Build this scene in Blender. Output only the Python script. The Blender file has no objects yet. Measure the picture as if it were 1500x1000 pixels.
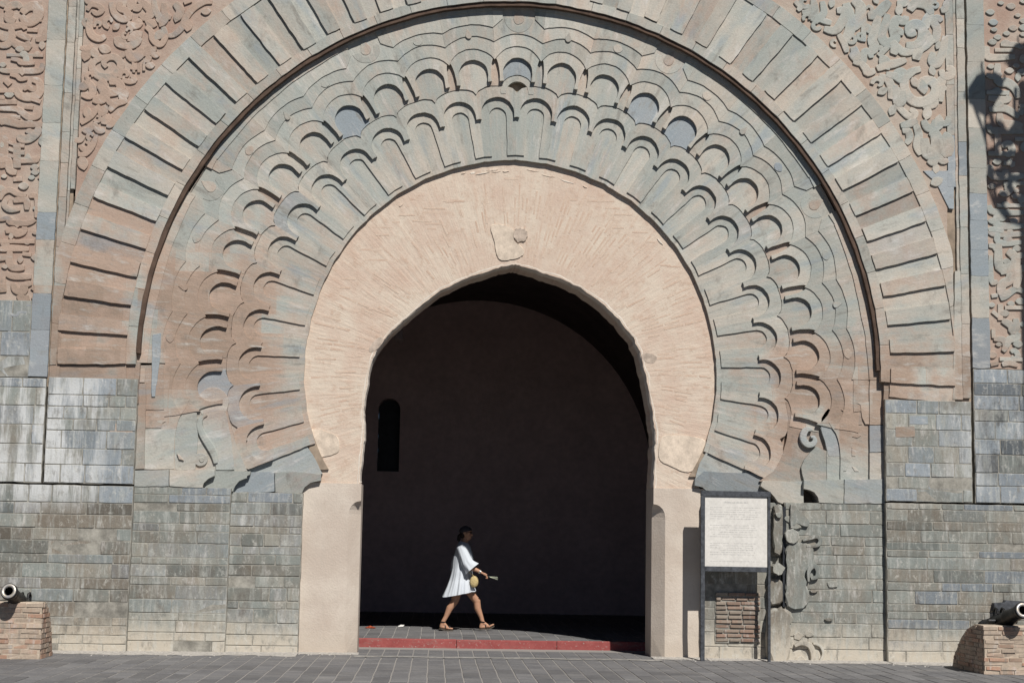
import bpy, bmesh, math, random
from mathutils import Vector, Matrix, noise as mnoise
from mathutils.geometry import delaunay_2d_cdt
random.seed(7)
R = math.radians
scene = bpy.context.scene
C = scene.collection

# ------------------------------------------------------------------ camera
XC, ZC, DIST = -1.187, 1.6, 21.6
YAW, PITCH, ROLL, FPX = 0.05613, 0.12215, 0.01770, 2333.0
FW = Vector((math.sin(YAW)*math.cos(PITCH), math.cos(YAW)*math.cos(PITCH), math.sin(PITCH)))
RT = Vector((math.cos(YAW), -math.sin(YAW), 0.0))
UP = RT.cross(FW)
RT2 = RT*math.cos(ROLL) + UP*math.sin(ROLL)
UP2 = UP*math.cos(ROLL) - RT*math.sin(ROLL)
cam_d = bpy.data.cameras.new('camera')
cam_d.sensor_width = 36.0
cam_d.sensor_fit = 'HORIZONTAL'
cam_d.lens = FPX/1500.0*36.0
cam_d.clip_end = 500
cam = bpy.data.objects.new('camera', cam_d)
C.objects.link(cam)
m = Matrix((RT2, UP2, -FW)).transposed().to_4x4()
m.translation = Vector((XC, -DIST, ZC))
cam.matrix_world = m
scene.camera = cam

# ------------------------------------------------------------------ world, sun, exposure
SUN_EL, SUN_AZ = R(47.0), R(19.0)            # azimuth measured from -Y towards +X
to_sun = Vector((math.sin(SUN_AZ)*math.cos(SUN_EL), -math.cos(SUN_AZ)*math.cos(SUN_EL), math.sin(SUN_EL)))
world = bpy.data.worlds.new('World')
scene.world = world
world.use_nodes = True
wn = world.node_tree
bg = wn.nodes['Background']
sky = wn.nodes.new('ShaderNodeTexSky')
sky.sky_type = 'NISHITA'
sky.sun_disc = False
sky.sun_elevation = SUN_EL
sky.sun_rotation = R(180) - SUN_AZ
sky.altitude = 2200
sky.air_density = 0.55
sky.dust_density = 0.2
wn.links.new(sky.outputs[0], bg.inputs[0])
bg.inputs[1].default_value = 0.05
sun_d = bpy.data.lights.new('sun', 'SUN')
sun_d.energy = 5.0
sun_d.angle = R(0.53)
sun_d.color = (1.0, 0.97, 0.925)
sun = bpy.data.objects.new('sun', sun_d)
C.objects.link(sun)
sun.rotation_euler = (-to_sun).to_track_quat('-Z', 'Y').to_euler()
sun.location = (10, -20, 30)
scene.view_settings.view_transform = 'Standard'
scene.view_settings.look = 'None'
scene.view_settings.gamma = 1.0
scene.view_settings.exposure = 0.0
scene.render.engine = 'CYCLES'
scene.cycles.max_bounces = 6
scene.cycles.diffuse_bounces = 4
scene.cycles.glossy_bounces = 2

# ------------------------------------------------------------------ helpers
def W(px, py, Y=0.0):
    """point of the vertical plane y=Y that the photograph shows at (px,py)"""
    d = FW*FPX + RT2*(px-750.0) - UP2*(py-500.0)
    t = (DIST+Y)/d.y
    return (XC + d.x*t, ZC + d.z*t)

def G(px, py, Z=0.0):
    """point of the horizontal plane z=Z that the photograph shows at (px,py)"""
    d = FW*FPX + RT2*(px-750.0) - UP2*(py-500.0)
    t = (Z-ZC)/d.z
    return (XC + d.x*t, -DIST + d.y*t)

def PW(pts, Y=0.0):
    return [W(p[0], p[1], Y) for p in pts]

def link(name, me, mat=None, parent=None, col=None):
    o = bpy.data.objects.new(name, me)
    C.objects.link(o)
    if mat is not None and not me.materials:
        me.materials.append(mat)
    if parent is not None:
        o.parent = parent
    if col is not None:
        o.color = (col[0], col[1], col[2], 1.0)
    return o

def mesh(name, verts, faces, smooth=False):
    me = bpy.data.meshes.new(name)
    me.from_pydata([tuple(v) for v in verts], [], faces)
    me.update()
    if smooth:
        me.polygons.foreach_set('use_smooth', [True]*len(me.polygons))
    return me

def empty(name, loc=(0, 0, 0), parent=None):
    o = bpy.data.objects.new(name, None)
    o.location = loc
    o.empty_display_size = 0.2
    C.objects.link(o)
    if parent is not None:
        o.parent = parent
    return o

def tag(o, label=None, cat=None, group=None, kind=None):
    if label: o['label'] = label
    if cat: o['category'] = cat
    if group: o['group'] = group
    if kind: o['kind'] = kind
    return o

def area(poly):
    s = 0.0
    for i in range(len(poly)):
        a, b = poly[i-1], poly[i]
        s += a[0]*b[1]-b[0]*a[1]
    return s*0.5

def dedupe(poly, eps=0.0015):
    out = []
    for p in poly:
        if not out or (abs(p[0]-out[-1][0]) + abs(p[1]-out[-1][1])) > eps:
            out.append(p)
    if len(out) > 2 and (abs(out[0][0]-out[-1][0]) + abs(out[0][1]-out[-1][1])) <= eps:
        out.pop()
    return out

def flat_prism(name, loops, y0, y1):
    """front sheet (outer loop first, then holes) with side walls running back to y1"""
    pts = []; edges = []; faces = []
    for lp in loops:
        o = len(pts)
        pts += [Vector(p) for p in lp]
        edges += [(o+i, o+(i+1) % len(lp)) for i in range(len(lp))]
    ov, oe, of, _, _, _ = delaunay_2d_cdt(pts, edges, [], 2, 1e-5)
    keep = []
    def inside(x, z, lp):
        c = False
        for i in range(len(lp)):
            (x0, z0), (x1, z1) = lp[i-1], lp[i]
            if (z0 > z) != (z1 > z) and x < (x1-x0)*(z-z0)/(z1-z0)+x0:
                c = not c
        return c
    V = [(v.x, y0, v.y) for v in ov]
    F = []
    for f in of:
        cx = sum(ov[i].x for i in f)/len(f); cz = sum(ov[i].y for i in f)/len(f)
        if inside(cx, cz, loops[0]) and not any(inside(cx, cz, h) for h in loops[1:]):
            a = sum(ov[f[i-1]].x*ov[f[i]].y-ov[f[i]].x*ov[f[i-1]].y for i in range(len(f)))
            F.append(tuple(f) if a > 0 else tuple(f)[::-1])
    for k, lp in enumerate(loops):
        ccw = area(lp) > 0
        if k: ccw = not ccw
        q = lp if ccw else lp[::-1]
        o = len(V); n = len(q)
        V += [(x, y0, z) for x, z in q] + [(x, y1, z) for x, z in q]
        F += [(o+i, o+n+i, o+n+(i+1) % n, o+(i+1) % n) for i in range(n)]
    return mesh(name, V, F)

def prism_mesh(name, poly, y0, y1, bev=0.006, jit=0.0):
    poly = dedupe(poly)
    if area(poly) < 0:
        poly = poly[::-1]
    if jit:
        poly = [(x+random.uniform(-jit, jit), z+random.uniform(-jit, jit)) for x, z in poly]
    n = len(poly)
    if not bev:
        return flat_prism(name, [poly], y0, y1)
    bm = bmesh.new()
    fv = [bm.verts.new((x, y0, z)) for x, z in poly]
    bv = [bm.verts.new((x, y1, z)) for x, z in poly]
    f = bm.faces.new(fv)
    for i in range(n):
        j = (i+1) % n
        bm.faces.new((fv[i], bv[i], bv[j], fv[j]))
    if bev:
        es = [e for e in f.edges]
        try:
            bmesh.ops.bevel(bm, geom=es, offset=bev, segments=1, affect='EDGES', clamp_overlap=True)
        except Exception:
            pass
    bmesh.ops.triangulate(bm, faces=[q for q in bm.faces if len(q.verts) > 4])
    bmesh.ops.recalc_face_normals(bm, faces=bm.faces)
    # make sure the front looks at -Y
    s = sum(q.normal.y*q.calc_area() for q in bm.faces if abs(q.normal.y) > 0.9)
    if s > 0:
        bmesh.ops.reverse_faces(bm, faces=bm.faces)
    me = bpy.data.meshes.new(name)
    bm.to_mesh(me)
    bm.free()
    return me

def wob(x, z):
    a = mnoise.noise(Vector((x*5.0, z*5.0, 3.1))); b_ = mnoise.noise(Vector((x*5.0, z*5.0, 9.7)))
    c_ = mnoise.noise(Vector((x*17.0, z*17.0, 1.3))); d_ = mnoise.noise(Vector((x*17.0, z*17.0, 6.2)))
    return (x+0.008*a+0.006*c_, z+0.008*b_+0.006*d_)
def densify(poly, step=0.07):
    out = []
    for i in range(len(poly)):
        a, b = poly[i], poly[(i+1) % len(poly)]
        n = max(1, int(math.hypot(b[0]-a[0], b[1]-a[1])/step))
        out += [(a[0]+(b[0]-a[0])*k/n, a[1]+(b[1]-a[1])*k/n) for k in range(n)]
    return out
def prism(name, poly, y0, y1, mat, parent, col=None, bev=0.006, jit=0.0, wobble=True):
    if wobble:
        poly = [wob(x, z) for x, z in densify(dedupe(poly))]
        jit = 0
    return link(name, prism_mesh(name, poly, y0, y1, bev, jit), mat, parent, col)

def catmull(pts, sub=5):
    n = len(pts)
    out = []
    for i in range(n-1):
        p0 = pts[max(i-1, 0)]; p1 = pts[i]; p2 = pts[i+1]; p3 = pts[min(i+2, n-1)]
        for k in range(sub):
            t = k/sub
            out.append(tuple(0.5*((2*b)+(-a+c)*t+(2*a-5*b+4*c-d)*t*t+(-a+3*b-3*c+d)*t**3)
                             for a, b, c, d in zip(p0, p1, p2, p3)))
    out.append(tuple(pts[-1]))
    return out

def ribbon(name, pts, y0, y1, mat, parent, col=None, dome=0.006, sub=5, smooth=True):
    """carved band that follows (x, z, width) points"""
    if smooth and len(pts) > 2:
        pts = catmull(pts, sub)
    n = len(pts)
    V, F = [], []
    for i, (x, z, w) in enumerate(pts):
        a = pts[max(i-1, 0)]; b = pts[min(i+1, n-1)]
        dx, dz = b[0]-a[0], b[1]-a[1]
        l = math.hypot(dx, dz) or 1e-6
        nx, nz = -dz/l, dx/l
        h = max(w, 0.004)*0.5
        V += [(x+nx*h, y1, z+nz*h), (x+nx*h, y0+0.003, z+nz*h), (x+nx*h*0.82, y0-dome*0.6, z+nz*h*0.82),
              (x, y0-dome, z), (x-nx*h*0.82, y0-dome*0.6, z-nz*h*0.82), (x-nx*h, y0+0.003, z-nz*h), (x-nx*h, y1, z-nz*h)]
    for i in range(n-1):
        for k in range(6):
            a = i*7+k
            F.append((a, a+1, a+8, a+7))
    F.append((0, 1, 2, 3, 4, 5, 6))
    e = (n-1)*7
    F.append((e+6, e+5, e+4, e+3, e+2, e+1, e))
    return link(name, mesh(name, V, F), mat, parent, col)

def arc(cx, cz, r, a0, a1, n):
    return [(cx+r*math.cos(a0+(a1-a0)*i/n), cz+r*math.sin(a0+(a1-a0)*i/n)) for i in range(n+1)]

class MB:
    """collects simple shapes into one mesh"""
    def __init__(s): s.v = []; s.f = []
    def add(s, v, f):
        o = len(s.v); s.v += [tuple(p) for p in v]; s.f += [tuple(i+o for i in q) for q in f]
    def box(s, x0, x1, y0, y1, z0, z1):
        s.add([(x0,y0,z0),(x1,y0,z0),(x1,y1,z0),(x0,y1,z0),(x0,y0,z1),(x1,y0,z1),(x1,y1,z1),(x0,y1,z1)],
              [(0,1,5,4),(1,2,6,5),(2,3,7,6),(3,0,4,7),(4,5,6,7),(3,2,1,0)])
    def tube(s, pts, rad, seg=10, cap=True):
        n = len(pts); pts = [Vector(p) for p in pts]
        rad = rad if isinstance(rad, (list, tuple)) else [rad]*n
        V = []; ref = None
        for i, p in enumerate(pts):
            d = (pts[min(i+1, n-1)]-pts[max(i-1, 0)]).normalized()
            if ref is None:
                ref = d.orthogonal().normalized()
            ref = (ref - d*ref.dot(d)).normalized()
            b = d.cross(ref)
            for k in range(seg):
                a = 2*math.pi*k/seg
                V.append(p + (ref*math.cos(a)+b*math.sin(a))*rad[i])
        F = [(i*seg+k, i*seg+(k+1) % seg, (i+1)*seg+(k+1) % seg, (i+1)*seg+k) for i in range(n-1) for k in range(seg)]
        if cap:
            F.append(tuple(range(seg))[::-1]); F.append(tuple((n-1)*seg+k for k in range(seg)))
        s.add(V, F)
    def ball(s, c, r, seg=12, rings=8, sc=(1, 1, 1)):
        V = []; F = []
        for i in range(rings+1):
            t = math.pi*i/rings
            for k in range(seg):
                a = 2*math.pi*k/seg
                V.append((c[0]+r*sc[0]*math.sin(t)*math.cos(a), c[1]+r*sc[1]*math.sin(t)*math.sin(a), c[2]+r*sc[2]*math.cos(t)))
        for i in range(rings):
            for k in range(seg):
                F.append((i*seg+k, (i+1)*seg+k, (i+1)*seg+(k+1) % seg, i*seg+(k+1) % seg))
        s.add(V, F)
    def lathe(s, prof, origin, axis, seg=24):
        axis = Vector(axis).normalized(); origin = Vector(origin)
        u = axis.orthogonal().normalized(); w = axis.cross(u)
        V = []; n = len(prof)
        for (t, r) in prof:
            for k in range(seg):
                a = 2*math.pi*k/seg
                V.append(origin+axis*t+(u*math.cos(a)+w*math.sin(a))*r)
        F = [(i*seg+k, i*seg+(k+1) % seg, (i+1)*seg+(k+1) % seg, (i+1)*seg+k) for i in range(n-1) for k in range(seg)]
        s.add(V, F)
    def build(s, name, mat, parent=None, smooth=False, col=None):
        me = mesh(name, s.v, s.f, smooth)
        bm = bmesh.new(); bm.from_mesh(me)
        bmesh.ops.recalc_face_normals(bm, faces=bm.faces)
        bm.to_mesh(me); bm.free()
        return link(name, me, mat, parent, col)

# ------------------------------------------------------------------ materials
class NT:
    def __init__(s, name, rough=0.85):
        s.m = bpy.data.materials.new(name)
        s.m.use_nodes = True
        s.t = s.m.node_tree
        s.b = s.t.nodes['Principled BSDF']
        s.b.inputs['Roughness'].default_value = rough
        s.b.inputs['Specular IOR Level'].default_value = 0.25
        s.pos = None
    def n(s, typ, **kw):
        nd = s.t.nodes.new(typ)
        for k, v in kw.items():
            setattr(nd, k, v)
        return nd
    def L(s, a, b): s.t.links.new(a, b)
    def P(s):
        if s.pos is None:
            s.pos = s.n('ShaderNodeNewGeometry').outputs['Position']
        return s.pos
    def val(s, x, inp):
        if isinstance(x, (int, float)): inp.default_value = x
        elif isinstance(x, tuple): inp.default_value = (x[0], x[1], x[2], 1.0) if len(inp.default_value) == 4 else x
        else: s.L(x, inp)
    def mapped(s, sc, rot=(0, 0, 0), src=None):
        mp = s.n('ShaderNodeMapping')
        mp.inputs['Scale'].default_value = sc if isinstance(sc, tuple) else (sc, sc, sc)
        mp.inputs['Rotation'].default_value = rot
        s.L(src if src is not None else s.P(), mp.inputs['Vector'])
        return mp.outputs[0]
    def noise(s, sc, detail=5, rough=0.6, src=None, rot=(0, 0, 0), dist=0.0):
        nd = s.n('ShaderNodeTexNoise')
        nd.inputs['Scale'].default_value = 1.0
        nd.inputs['Detail'].default_value = detail
        nd.inputs['Roughness'].default_value = rough
        nd.inputs['Distortion'].default_value = dist
        s.L(s.mapped(sc, rot, src), nd.inputs['Vector'])
        return nd.outputs['Fac']
    def math(s, op, a, b=0.0, c=0.0, clamp=False):
        nd = s.n('ShaderNodeMath', operation=op, use_clamp=clamp)
        for x, i in ((a, 0), (b, 1), (c, 2)):
            s.val(x, nd.inputs[i])
        return nd.outputs[0]
    def mr(s, x, a, b, c=0.0, d=1.0, smooth=True):
        nd = s.n('ShaderNodeMapRange')
        nd.interpolation_type = 'SMOOTHSTEP' if smooth else 'LINEAR'
        for v, k in ((x, 0), (a, 1), (b, 2), (c, 3), (d, 4)):
            s.val(v, nd.inputs[k])
        return nd.outputs[0]
    def mix(s, f, a, b, mode='MIX'):
        nd = s.n('ShaderNodeMix', data_type='RGBA', blend_type=mode)
        s.val(f, nd.inputs[0]); s.val(a, nd.inputs[6]); s.val(b, nd.inputs[7])
        return nd.outputs[2]
    def xyz(s, src=None):
        nd = s.n('ShaderNodeSeparateXYZ')
        s.L(src if src is not None else s.P(), nd.inputs[0])
        return nd.outputs
    def color(s, c): s.val(c, s.b.inputs['Base Color'])
    def bump(s, h, strength=0.4, dist=0.02):
        nd = s.n('ShaderNodeBump')
        nd.inputs['Strength'].default_value = strength
        nd.inputs['Distance'].default_value = dist
        s.L(h, nd.inputs['Height'])
        s.L(nd.outputs[0], s.b.inputs['Normal'])

def make_stone(name, base=(0.345, 0.363, 0.332), beige=(0.485, 0.425, 0.355), salmon=(0.40, 0.27, 0.20),
               blue=(0.25, 0.285, 0.312), lime=False, dark_amt=0.3, blocks=True, rust=False):
    t = NT(name, 0.84)
    oi = t.n('ShaderNodeObjectInfo')
    sep = t.n('ShaderNodeSeparateColor')
    t.L(oi.outputs['Color'], sep.inputs[0])
    sw, bw, vw = sep.outputs[0], sep.outputs[1], sep.outputs[2]
    rnd = oi.outputs['Random']
    X, Y, Z = t.xyz()
    n1 = t.noise((0.9, 0.9, 0.7), 3, 0.6)
    n2 = t.noise((2.6, 2.6, 1.7), 4, 0.66, rot=(0.4, 0.2, 0.9))
    if rust:
        # the carving was cut from stones laid fan-wise: their veins run along the radii
        dx = t.math('SUBTRACT', X, 0.05); dz_ = t.math('SUBTRACT', Z, 3.97)
        pv = t.n('ShaderNodeCombineXYZ')
        t.L(t.math('MULTIPLY', t.math('ARCTAN2', dx, dz_), 5.0), pv.inputs[0])
        t.L(t.math('SQRT', t.math('ADD', t.math('MULTIPLY', dx, dx), t.math('MULTIPLY', dz_, dz_))), pv.inputs[1])
        n3 = t.noise((6.5, 1.5, 1), 4, 0.70, src=pv.outputs[0])
        n4 = t.noise((3.2, 0.9, 1), 3, 0.6, src=pv.outputs[0], rot=(0, 0, 0.12))
    else:
        n3 = t.noise((9, 9, 2.6), 4, 0.72)
        n4 = n2
    fine = t.noise(38, 4, 0.7)
    if blocks:
        # the courses the carving was cut from: faint change of tone from block to block
        cb = t.n('ShaderNodeCombineXYZ'); t.L(X, cb.inputs[0]); t.L(Z, cb.inputs[1])
        br = t.n('ShaderNodeTexBrick')
        br.offset = 0.43; br.offset_frequency = 2; br.squash = 1.35; br.squash_frequency = 3
        br.inputs['Color1'].default_value = (0, 0, 0, 1); br.inputs['Color2'].default_value = (1, 1, 1, 1)
        br.inputs['Mortar'].default_value = (0.72, 0.72, 0.72, 1)
        br.inputs['Scale'].default_value = 1.0; br.inputs['Mortar Size'].default_value = 0.004; br.inputs['Mortar Smooth'].default_value = 0.4
        br.inputs['Brick Width'].default_value = 0.46; br.inputs['Row Height'].default_value = 0.27
        t.L(cb.outputs[0], br.inputs['Vector'])
        blk = t.xyz(br.outputs['Color'])[0]
    else:
        blk = rnd
    a = t.math('ADD', t.math('MULTIPLY', rnd, 0.15), t.math('ADD', t.math('MULTIPLY', n1, 0.62), t.math('MULTIPLY', blk, 0.05)))
    a = t.math('ADD', a, t.math('MULTIPLY', n4, 0.75))
    c = t.mix(t.mr(a, 0.62, 1.08), base, beige)
    s1 = t.math('ADD', t.math('MULTIPLY', sw, 0.42), t.math('ADD', t.math('MULTIPLY', n2, 0.55), t.math('MULTIPLY', n3, 0.52)))
    if rust:
        # iron-rich beds low on the ring: patches of rust brown, strongest on the left
        ra = t.math('MULTIPLY', t.math('MULTIPLY', t.mr(X, -2.7, -3.7), t.math('MULTIPLY', t.mr(Z, 6.2, 4.6), t.mr(Z, 2.6, 3.5))), 0.20)
        rb_ = t.math('MULTIPLY', t.math('MULTIPLY', t.mr(X, 3.0, 4.0), t.math('MULTIPLY', t.mr(Z, 5.0, 3.8), t.mr(Z, 2.5, 3.1))), 0.20)
        low = t.math('MULTIPLY', t.math('ADD', ra, rb_), t.mr(t.math('ADD', n1, t.math('MULTIPLY', blk, 0.25)), 0.42, 0.66, 0.0, 1.35))
        s1 = t.math('ADD', s1, low)
    c = t.mix(t.math('MULTIPLY', t.mr(s1, 0.54, 0.88), 0.8), c, salmon)
    if rust:
        c = t.mix(t.math('MULTIPLY', t.mr(n4, 0.44, 0.28), 0.55), c, (0.265, 0.30, 0.325))
    if rust:
        c = t.mix(t.math('MULTIPLY', t.mr(t.math('ADD', t.math('MULTIPLY', low, 1.1), t.math('MULTIPLY', n3, 0.8)), 0.50, 0.84), 0.72), c, (0.235, 0.18, 0.135))
    b1 = t.math('ADD', t.math('MULTIPLY', bw, 0.72), t.math('ADD', t.math('MULTIPLY', n3, 0.55), t.math('MULTIPLY', blk, 0.06)))
    c = t.mix(t.math('MULTIPLY', t.mr(b1, 0.50, 0.98), 0.85), c, blue)
    # pale worn skin and soot
    c = t.mix(t.math('MULTIPLY', t.mr(n3, 0.53, 0.72), 0.6), c, (0.56, 0.54, 0.50))
    c = t.mix(t.math('MULTIPLY', t.mr(n3, 0.45, 0.28), 0.6), c, (0.195, 0.178, 0.155))
    dk = t.noise((3.6, 3.6, 2.2), 4, 0.74, rot=(0.9, 0.1, 0.3))
    c = t.mix(t.math('MULTIPLY', t.mr(dk, 0.56, 0.76), dark_amt), c, (0.16, 0.14, 0.12))
    k = t.math('MULTIPLY', t.mr(fine, 0.2, 0.8, 0.92, 1.08), t.mr(rnd, 0, 1, 0.945, 1.055, False))
    k = t.math('MULTIPLY', k, vw)
    g = t.n('ShaderNodeCombineColor')
    for i in range(3): t.L(k, g.inputs[i])
    c = t.mix(1.0, c, g.outputs[0], 'MULTIPLY')
    if lime:
        st = t.noise((7, 7, 0.9), 4, 0.72)
        st3 = t.noise((9, 9, 5), 5, 0.75)
        inx = t.math('MULTIPLY', t.mr(X, -5.25, -5.6), t.math('MULTIPLY', t.mr(Z, 1.75, 2.15), t.mr(Z, 4.3, 3.3)))
        inx = t.math('ADD', inx, t.math('MULTIPLY', t.math('MULTIPLY', t.mr(X, 5.7, 6.2), t.mr(X, 6.9, 6.4)),
                     t.math('MULTIPLY', t.math('MULTIPLY', t.mr(Z, 2.1, 2.4), t.mr(Z, 3.8, 3.2)), 0.55)))
        w = t.math('MULTIPLY', t.mr(t.math('ADD', st, t.math('MULTIPLY', n1, 0.6)), 0.70, 0.95), inx)
        c = t.mix(t.math('MULTIPLY', w, 0.88), c, (0.60, 0.605, 0.595))
        sal = t.mr(t.math('ADD', Z, t.math('MULTIPLY', st3, 0.7)), 0.98, 0.40)
        c = t.mix(t.math('MULTIPLY', sal, 0.8), c, (0.55, 0.49, 0.40))
        fl = t.noise((11, 11, 8), 5, 0.8)
        c = t.mix(t.math('MULTIPLY', t.mr(fl, 0.53, 0.68), 0.55), c, (0.56, 0.545, 0.49))
        c = t.mix(t.math('MULTIPLY', t.mr(st3, 0.52, 0.68), 0.5), c, (0.17, 0.16, 0.14))
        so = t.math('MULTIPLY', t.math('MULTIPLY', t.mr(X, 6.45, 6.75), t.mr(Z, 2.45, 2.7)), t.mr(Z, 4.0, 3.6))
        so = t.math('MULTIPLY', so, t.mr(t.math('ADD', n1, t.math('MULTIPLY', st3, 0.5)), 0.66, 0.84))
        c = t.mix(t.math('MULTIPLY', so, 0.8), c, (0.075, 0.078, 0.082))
        dr = t.noise((13, 13, 1.6), 4, 0.7)
        c = t.mix(t.math('MULTIPLY', t.mr(dr, 0.50, 0.66), 0.42), c, (0.43, 0.435, 0.40))
    t.color(c)
    t.bump(t.math('ADD', n3, t.math('MULTIPLY', fine, 0.6)), 0.4, 0.02)
    return t.m

M = {}
M['stone'] = make_stone('carved_slate', rust=True, dark_amt=0.5)
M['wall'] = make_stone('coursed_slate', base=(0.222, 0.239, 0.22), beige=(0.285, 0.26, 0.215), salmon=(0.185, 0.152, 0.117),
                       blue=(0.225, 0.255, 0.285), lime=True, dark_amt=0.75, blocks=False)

def plain(name, col, var=0.25, sc=6.0, rough=0.85, bump=0.3, bdist=0.01, metal=0.0, stretch=None):
    t = NT(name, rough)
    n = t.noise(stretch or sc, 5, 0.68)
    n2 = t.noise((sc*7, sc*7, sc*7), 4, 0.6)
    k = t.math('MULTIPLY', t.mr(n, 0.25, 0.75, 1-var, 1+var), t.mr(n2, 0.25, 0.75, 0.92, 1.08))
    g = t.n('ShaderNodeCombineColor')
    for i in range(3): t.L(k, g.inputs[i])
    t.color(t.mix(1.0, col, g.outputs[0], 'MULTIPLY'))
    t.b.inputs['Metallic'].default_value = metal
    if bump: t.bump(t.math('ADD', n, t.math('MULTIPLY', n2, 0.4)), bump, bdist)
    return t

M['mortar'] = plain('lime_mortar', (0.27, 0.255, 0.22), 0.45, 5).m
M['backing'] = plain('backing_stone', (0.30, 0.235, 0.175), 0.35, 3).m  # plain brown stone behind the carved layers
M['moulding'] = plain('rust_brown_moulding', (0.095, 0.062, 0.045), 0.4, 4).m

# red ground of the carved panels
t = NT('red_carved_ground', 0.88)
n1 = t.noise(1.6, 6, 0.65); n2 = t.noise((4, 4, 1.5), 7, 0.7)
c = t.mix(t.mr(n1, 0.35, 0.7), (0.365, 0.255, 0.20), (0.44, 0.36, 0.295))
c = t.mix(t.math('MULTIPLY', t.mr(n2, 0.55, 0.75), 0.5), c, (0.33, 0.18, 0.125))
t.color(c); t.bump(t.noise(18, 7, 0.7), 0.5, 0.02)
M['red'] = t.m
t = NT('pale_carved_ground', 0.88)
n1 = t.noise(1.6, 5, 0.65); n2 = t.noise((4, 4, 1.5), 5, 0.7)
c = t.mix(t.mr(n1, 0.35, 0.7), (0.40, 0.30, 0.235), (0.45, 0.39, 0.325))
c = t.mix(t.math('MULTIPLY', t.mr(n2, 0.55, 0.75), 0.5), c, (0.36, 0.24, 0.175))
t.color(c); t.bump(t.noise(18, 5, 0.7), 0.5, 0.02)
M['pale_red'] = t.m

# brick infill arch under thin plaster
t = NT('plastered_brick', 0.9)
n1 = t.noise(1.9, 5, 0.7); n2 = t.noise(7, 5, 0.75); 
X, Y, Z = t.xyz()
dx = t.math('SUBTRACT', X, 0.05); dz_ = t.math('SUBTRACT', Z, 3.6)
pv = t.n('ShaderNodeCombineXYZ')
t.L(t.math('ARCTAN2', dx, dz_), pv.inputs[0]); t.L(t.math('SQRT', t.math('ADD', t.math('MULTIPLY', dx, dx), t.math('MULTIPLY', dz_, dz_))), pv.inputs[1])
n3 = t.noise((42, 1.6, 1), 4, 0.65, src=pv.outputs[0]); n4 = t.noise(34, 5, 0.7)
c = t.mix(t.mr(n1, 0.33, 0.68), (0.565, 0.435, 0.345), (0.625, 0.53, 0.43))
c = t.mix(t.math('MULTIPLY', t.mr(n2, 0.5, 0.72), 0.7), c, (0.47, 0.335, 0.25))
c = t.mix(t.math('MULTIPLY', t.mr(n3, 0.52, 0.70), 0.22), c, (0.47, 0.27, 0.18))
c = t.mix(t.math('MULTIPLY', t.mr(n4, 0.6, 0.76), 0.35), c, (0.36, 0.23, 0.16))
t.color(c)
t.bump(t.math('ADD', n2, t.math('ADD', t.math('MULTIPLY', n3, 1.2), t.math('MULTIPLY', n4, 0.5))), 0.45, 0.02)
M['brick'] = t.m
t = NT('worn_brick_core', 0.9)
n1 = t.noise(7, 4, 0.7); n2 = t.noise(40, 3, 0.7)
t.color(t.mix(t.mr(n1, 0.3, 0.7), (0.52, 0.375, 0.285), (0.60, 0.485, 0.385))); t.bump(n2, 0.5, 0.01)
M['brick_core'] = t.m

# plastered jambs
t = NT('jamb_plaster', 0.85)
n1 = t.noise(1.3, 6, 0.6); n2 = t.noise((10, 10, 5), 7, 0.7); X, Y, Z = t.xyz()
c = t.mix(t.mr(n1, 0.35, 0.68), (0.50, 0.42, 0.35), (0.60, 0.525, 0.445))
dirt = t.mr(t.math('ADD', Z, t.math('MULTIPLY', n2, 0.7)), 0.95, 0.4)
c = t.mix(t.math('MULTIPLY', dirt, 0.5), c, (0.42, 0.36, 0.29))
c = t.mix(t.math('MULTIPLY', t.mr(n2, 0.56, 0.74), 0.5), c, (0.42, 0.34, 0.27))
st_ = t.noise((12, 12, 1.0), 4, 0.7)
c = t.mix(t.math('MULTIPLY', t.mr(st_, 0.55, 0.72), 0.35), c, (0.44, 0.385, 0.325))
t.color(c); t.bump(t.math('ADD', n2, t.noise(40, 4, 0.6)), 0.35, 0.015)
M['plaster'] = t.m
M['patch'] = plain('smooth_lime_patch', (0.60, 0.50, 0.40), 0.22, 7).m
M['white_edge'] = plain('whitewashed_edge', (0.66, 0.585, 0.50), 0.18, 8).m
M['grey_stain'] = plain('grey_mortar_lump', (0.46, 0.375, 0.305), 0.3, 12).m
M['inner'] = plain('inner_red_plaster', (0.66, 0.475, 0.44), 0.10, 1.2, 0.9).m
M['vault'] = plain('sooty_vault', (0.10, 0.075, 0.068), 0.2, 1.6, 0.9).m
M['dark_iron'] = plain('dark_iron', (0.028, 0.03, 0.034), 0.3, 9, 0.5, 0.25).m


# ------------------------------------------------------------------ ground, kerb, walkway
M['joint'] = plain('sandy_joint', (0.29, 0.275, 0.255), 0.35, 4).m
t = NT('paver', 0.75)
oi = t.n('ShaderNodeObjectInfo')
n1 = t.noise(2.0, 6, 0.65); n2 = t.noise(30, 6, 0.7); n3 = t.noise((1.2, 5, 1), 5, 0.6)
c = t.mix(t.mr(n1, 0.3, 0.7), (0.130, 0.128, 0.131), (0.17, 0.166, 0.165))
c = t.mix(t.math('MULTIPLY', t.mr(n3, 0.48, 0.70), 0.6), c, (0.225, 0.213, 0.20))
n5 = t.noise((0.8, 2.2, 1), 5, 0.7, rot=(0, 0, 0.5))
c = t.mix(t.math('MULTIPLY', t.mr(n5, 0.56, 0.72), 0.5), c, (0.085, 0.082, 0.082))
k = t.math('MULTIPLY', t.mr(n2, 0.25, 0.75, 0.82, 1.18), t.mr(oi.outputs['Random'], 0, 1, 0.80, 1.18, False))
g = t.n('ShaderNodeCombineColor')
for i in range(3): t.L(k, g.inputs[i])
t.color(t.mix(1.0, c, g.outputs[0], 'MULTIPLY')); t.bump(n2, 0.35, 0.008)
M['paver'] = t.m
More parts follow.
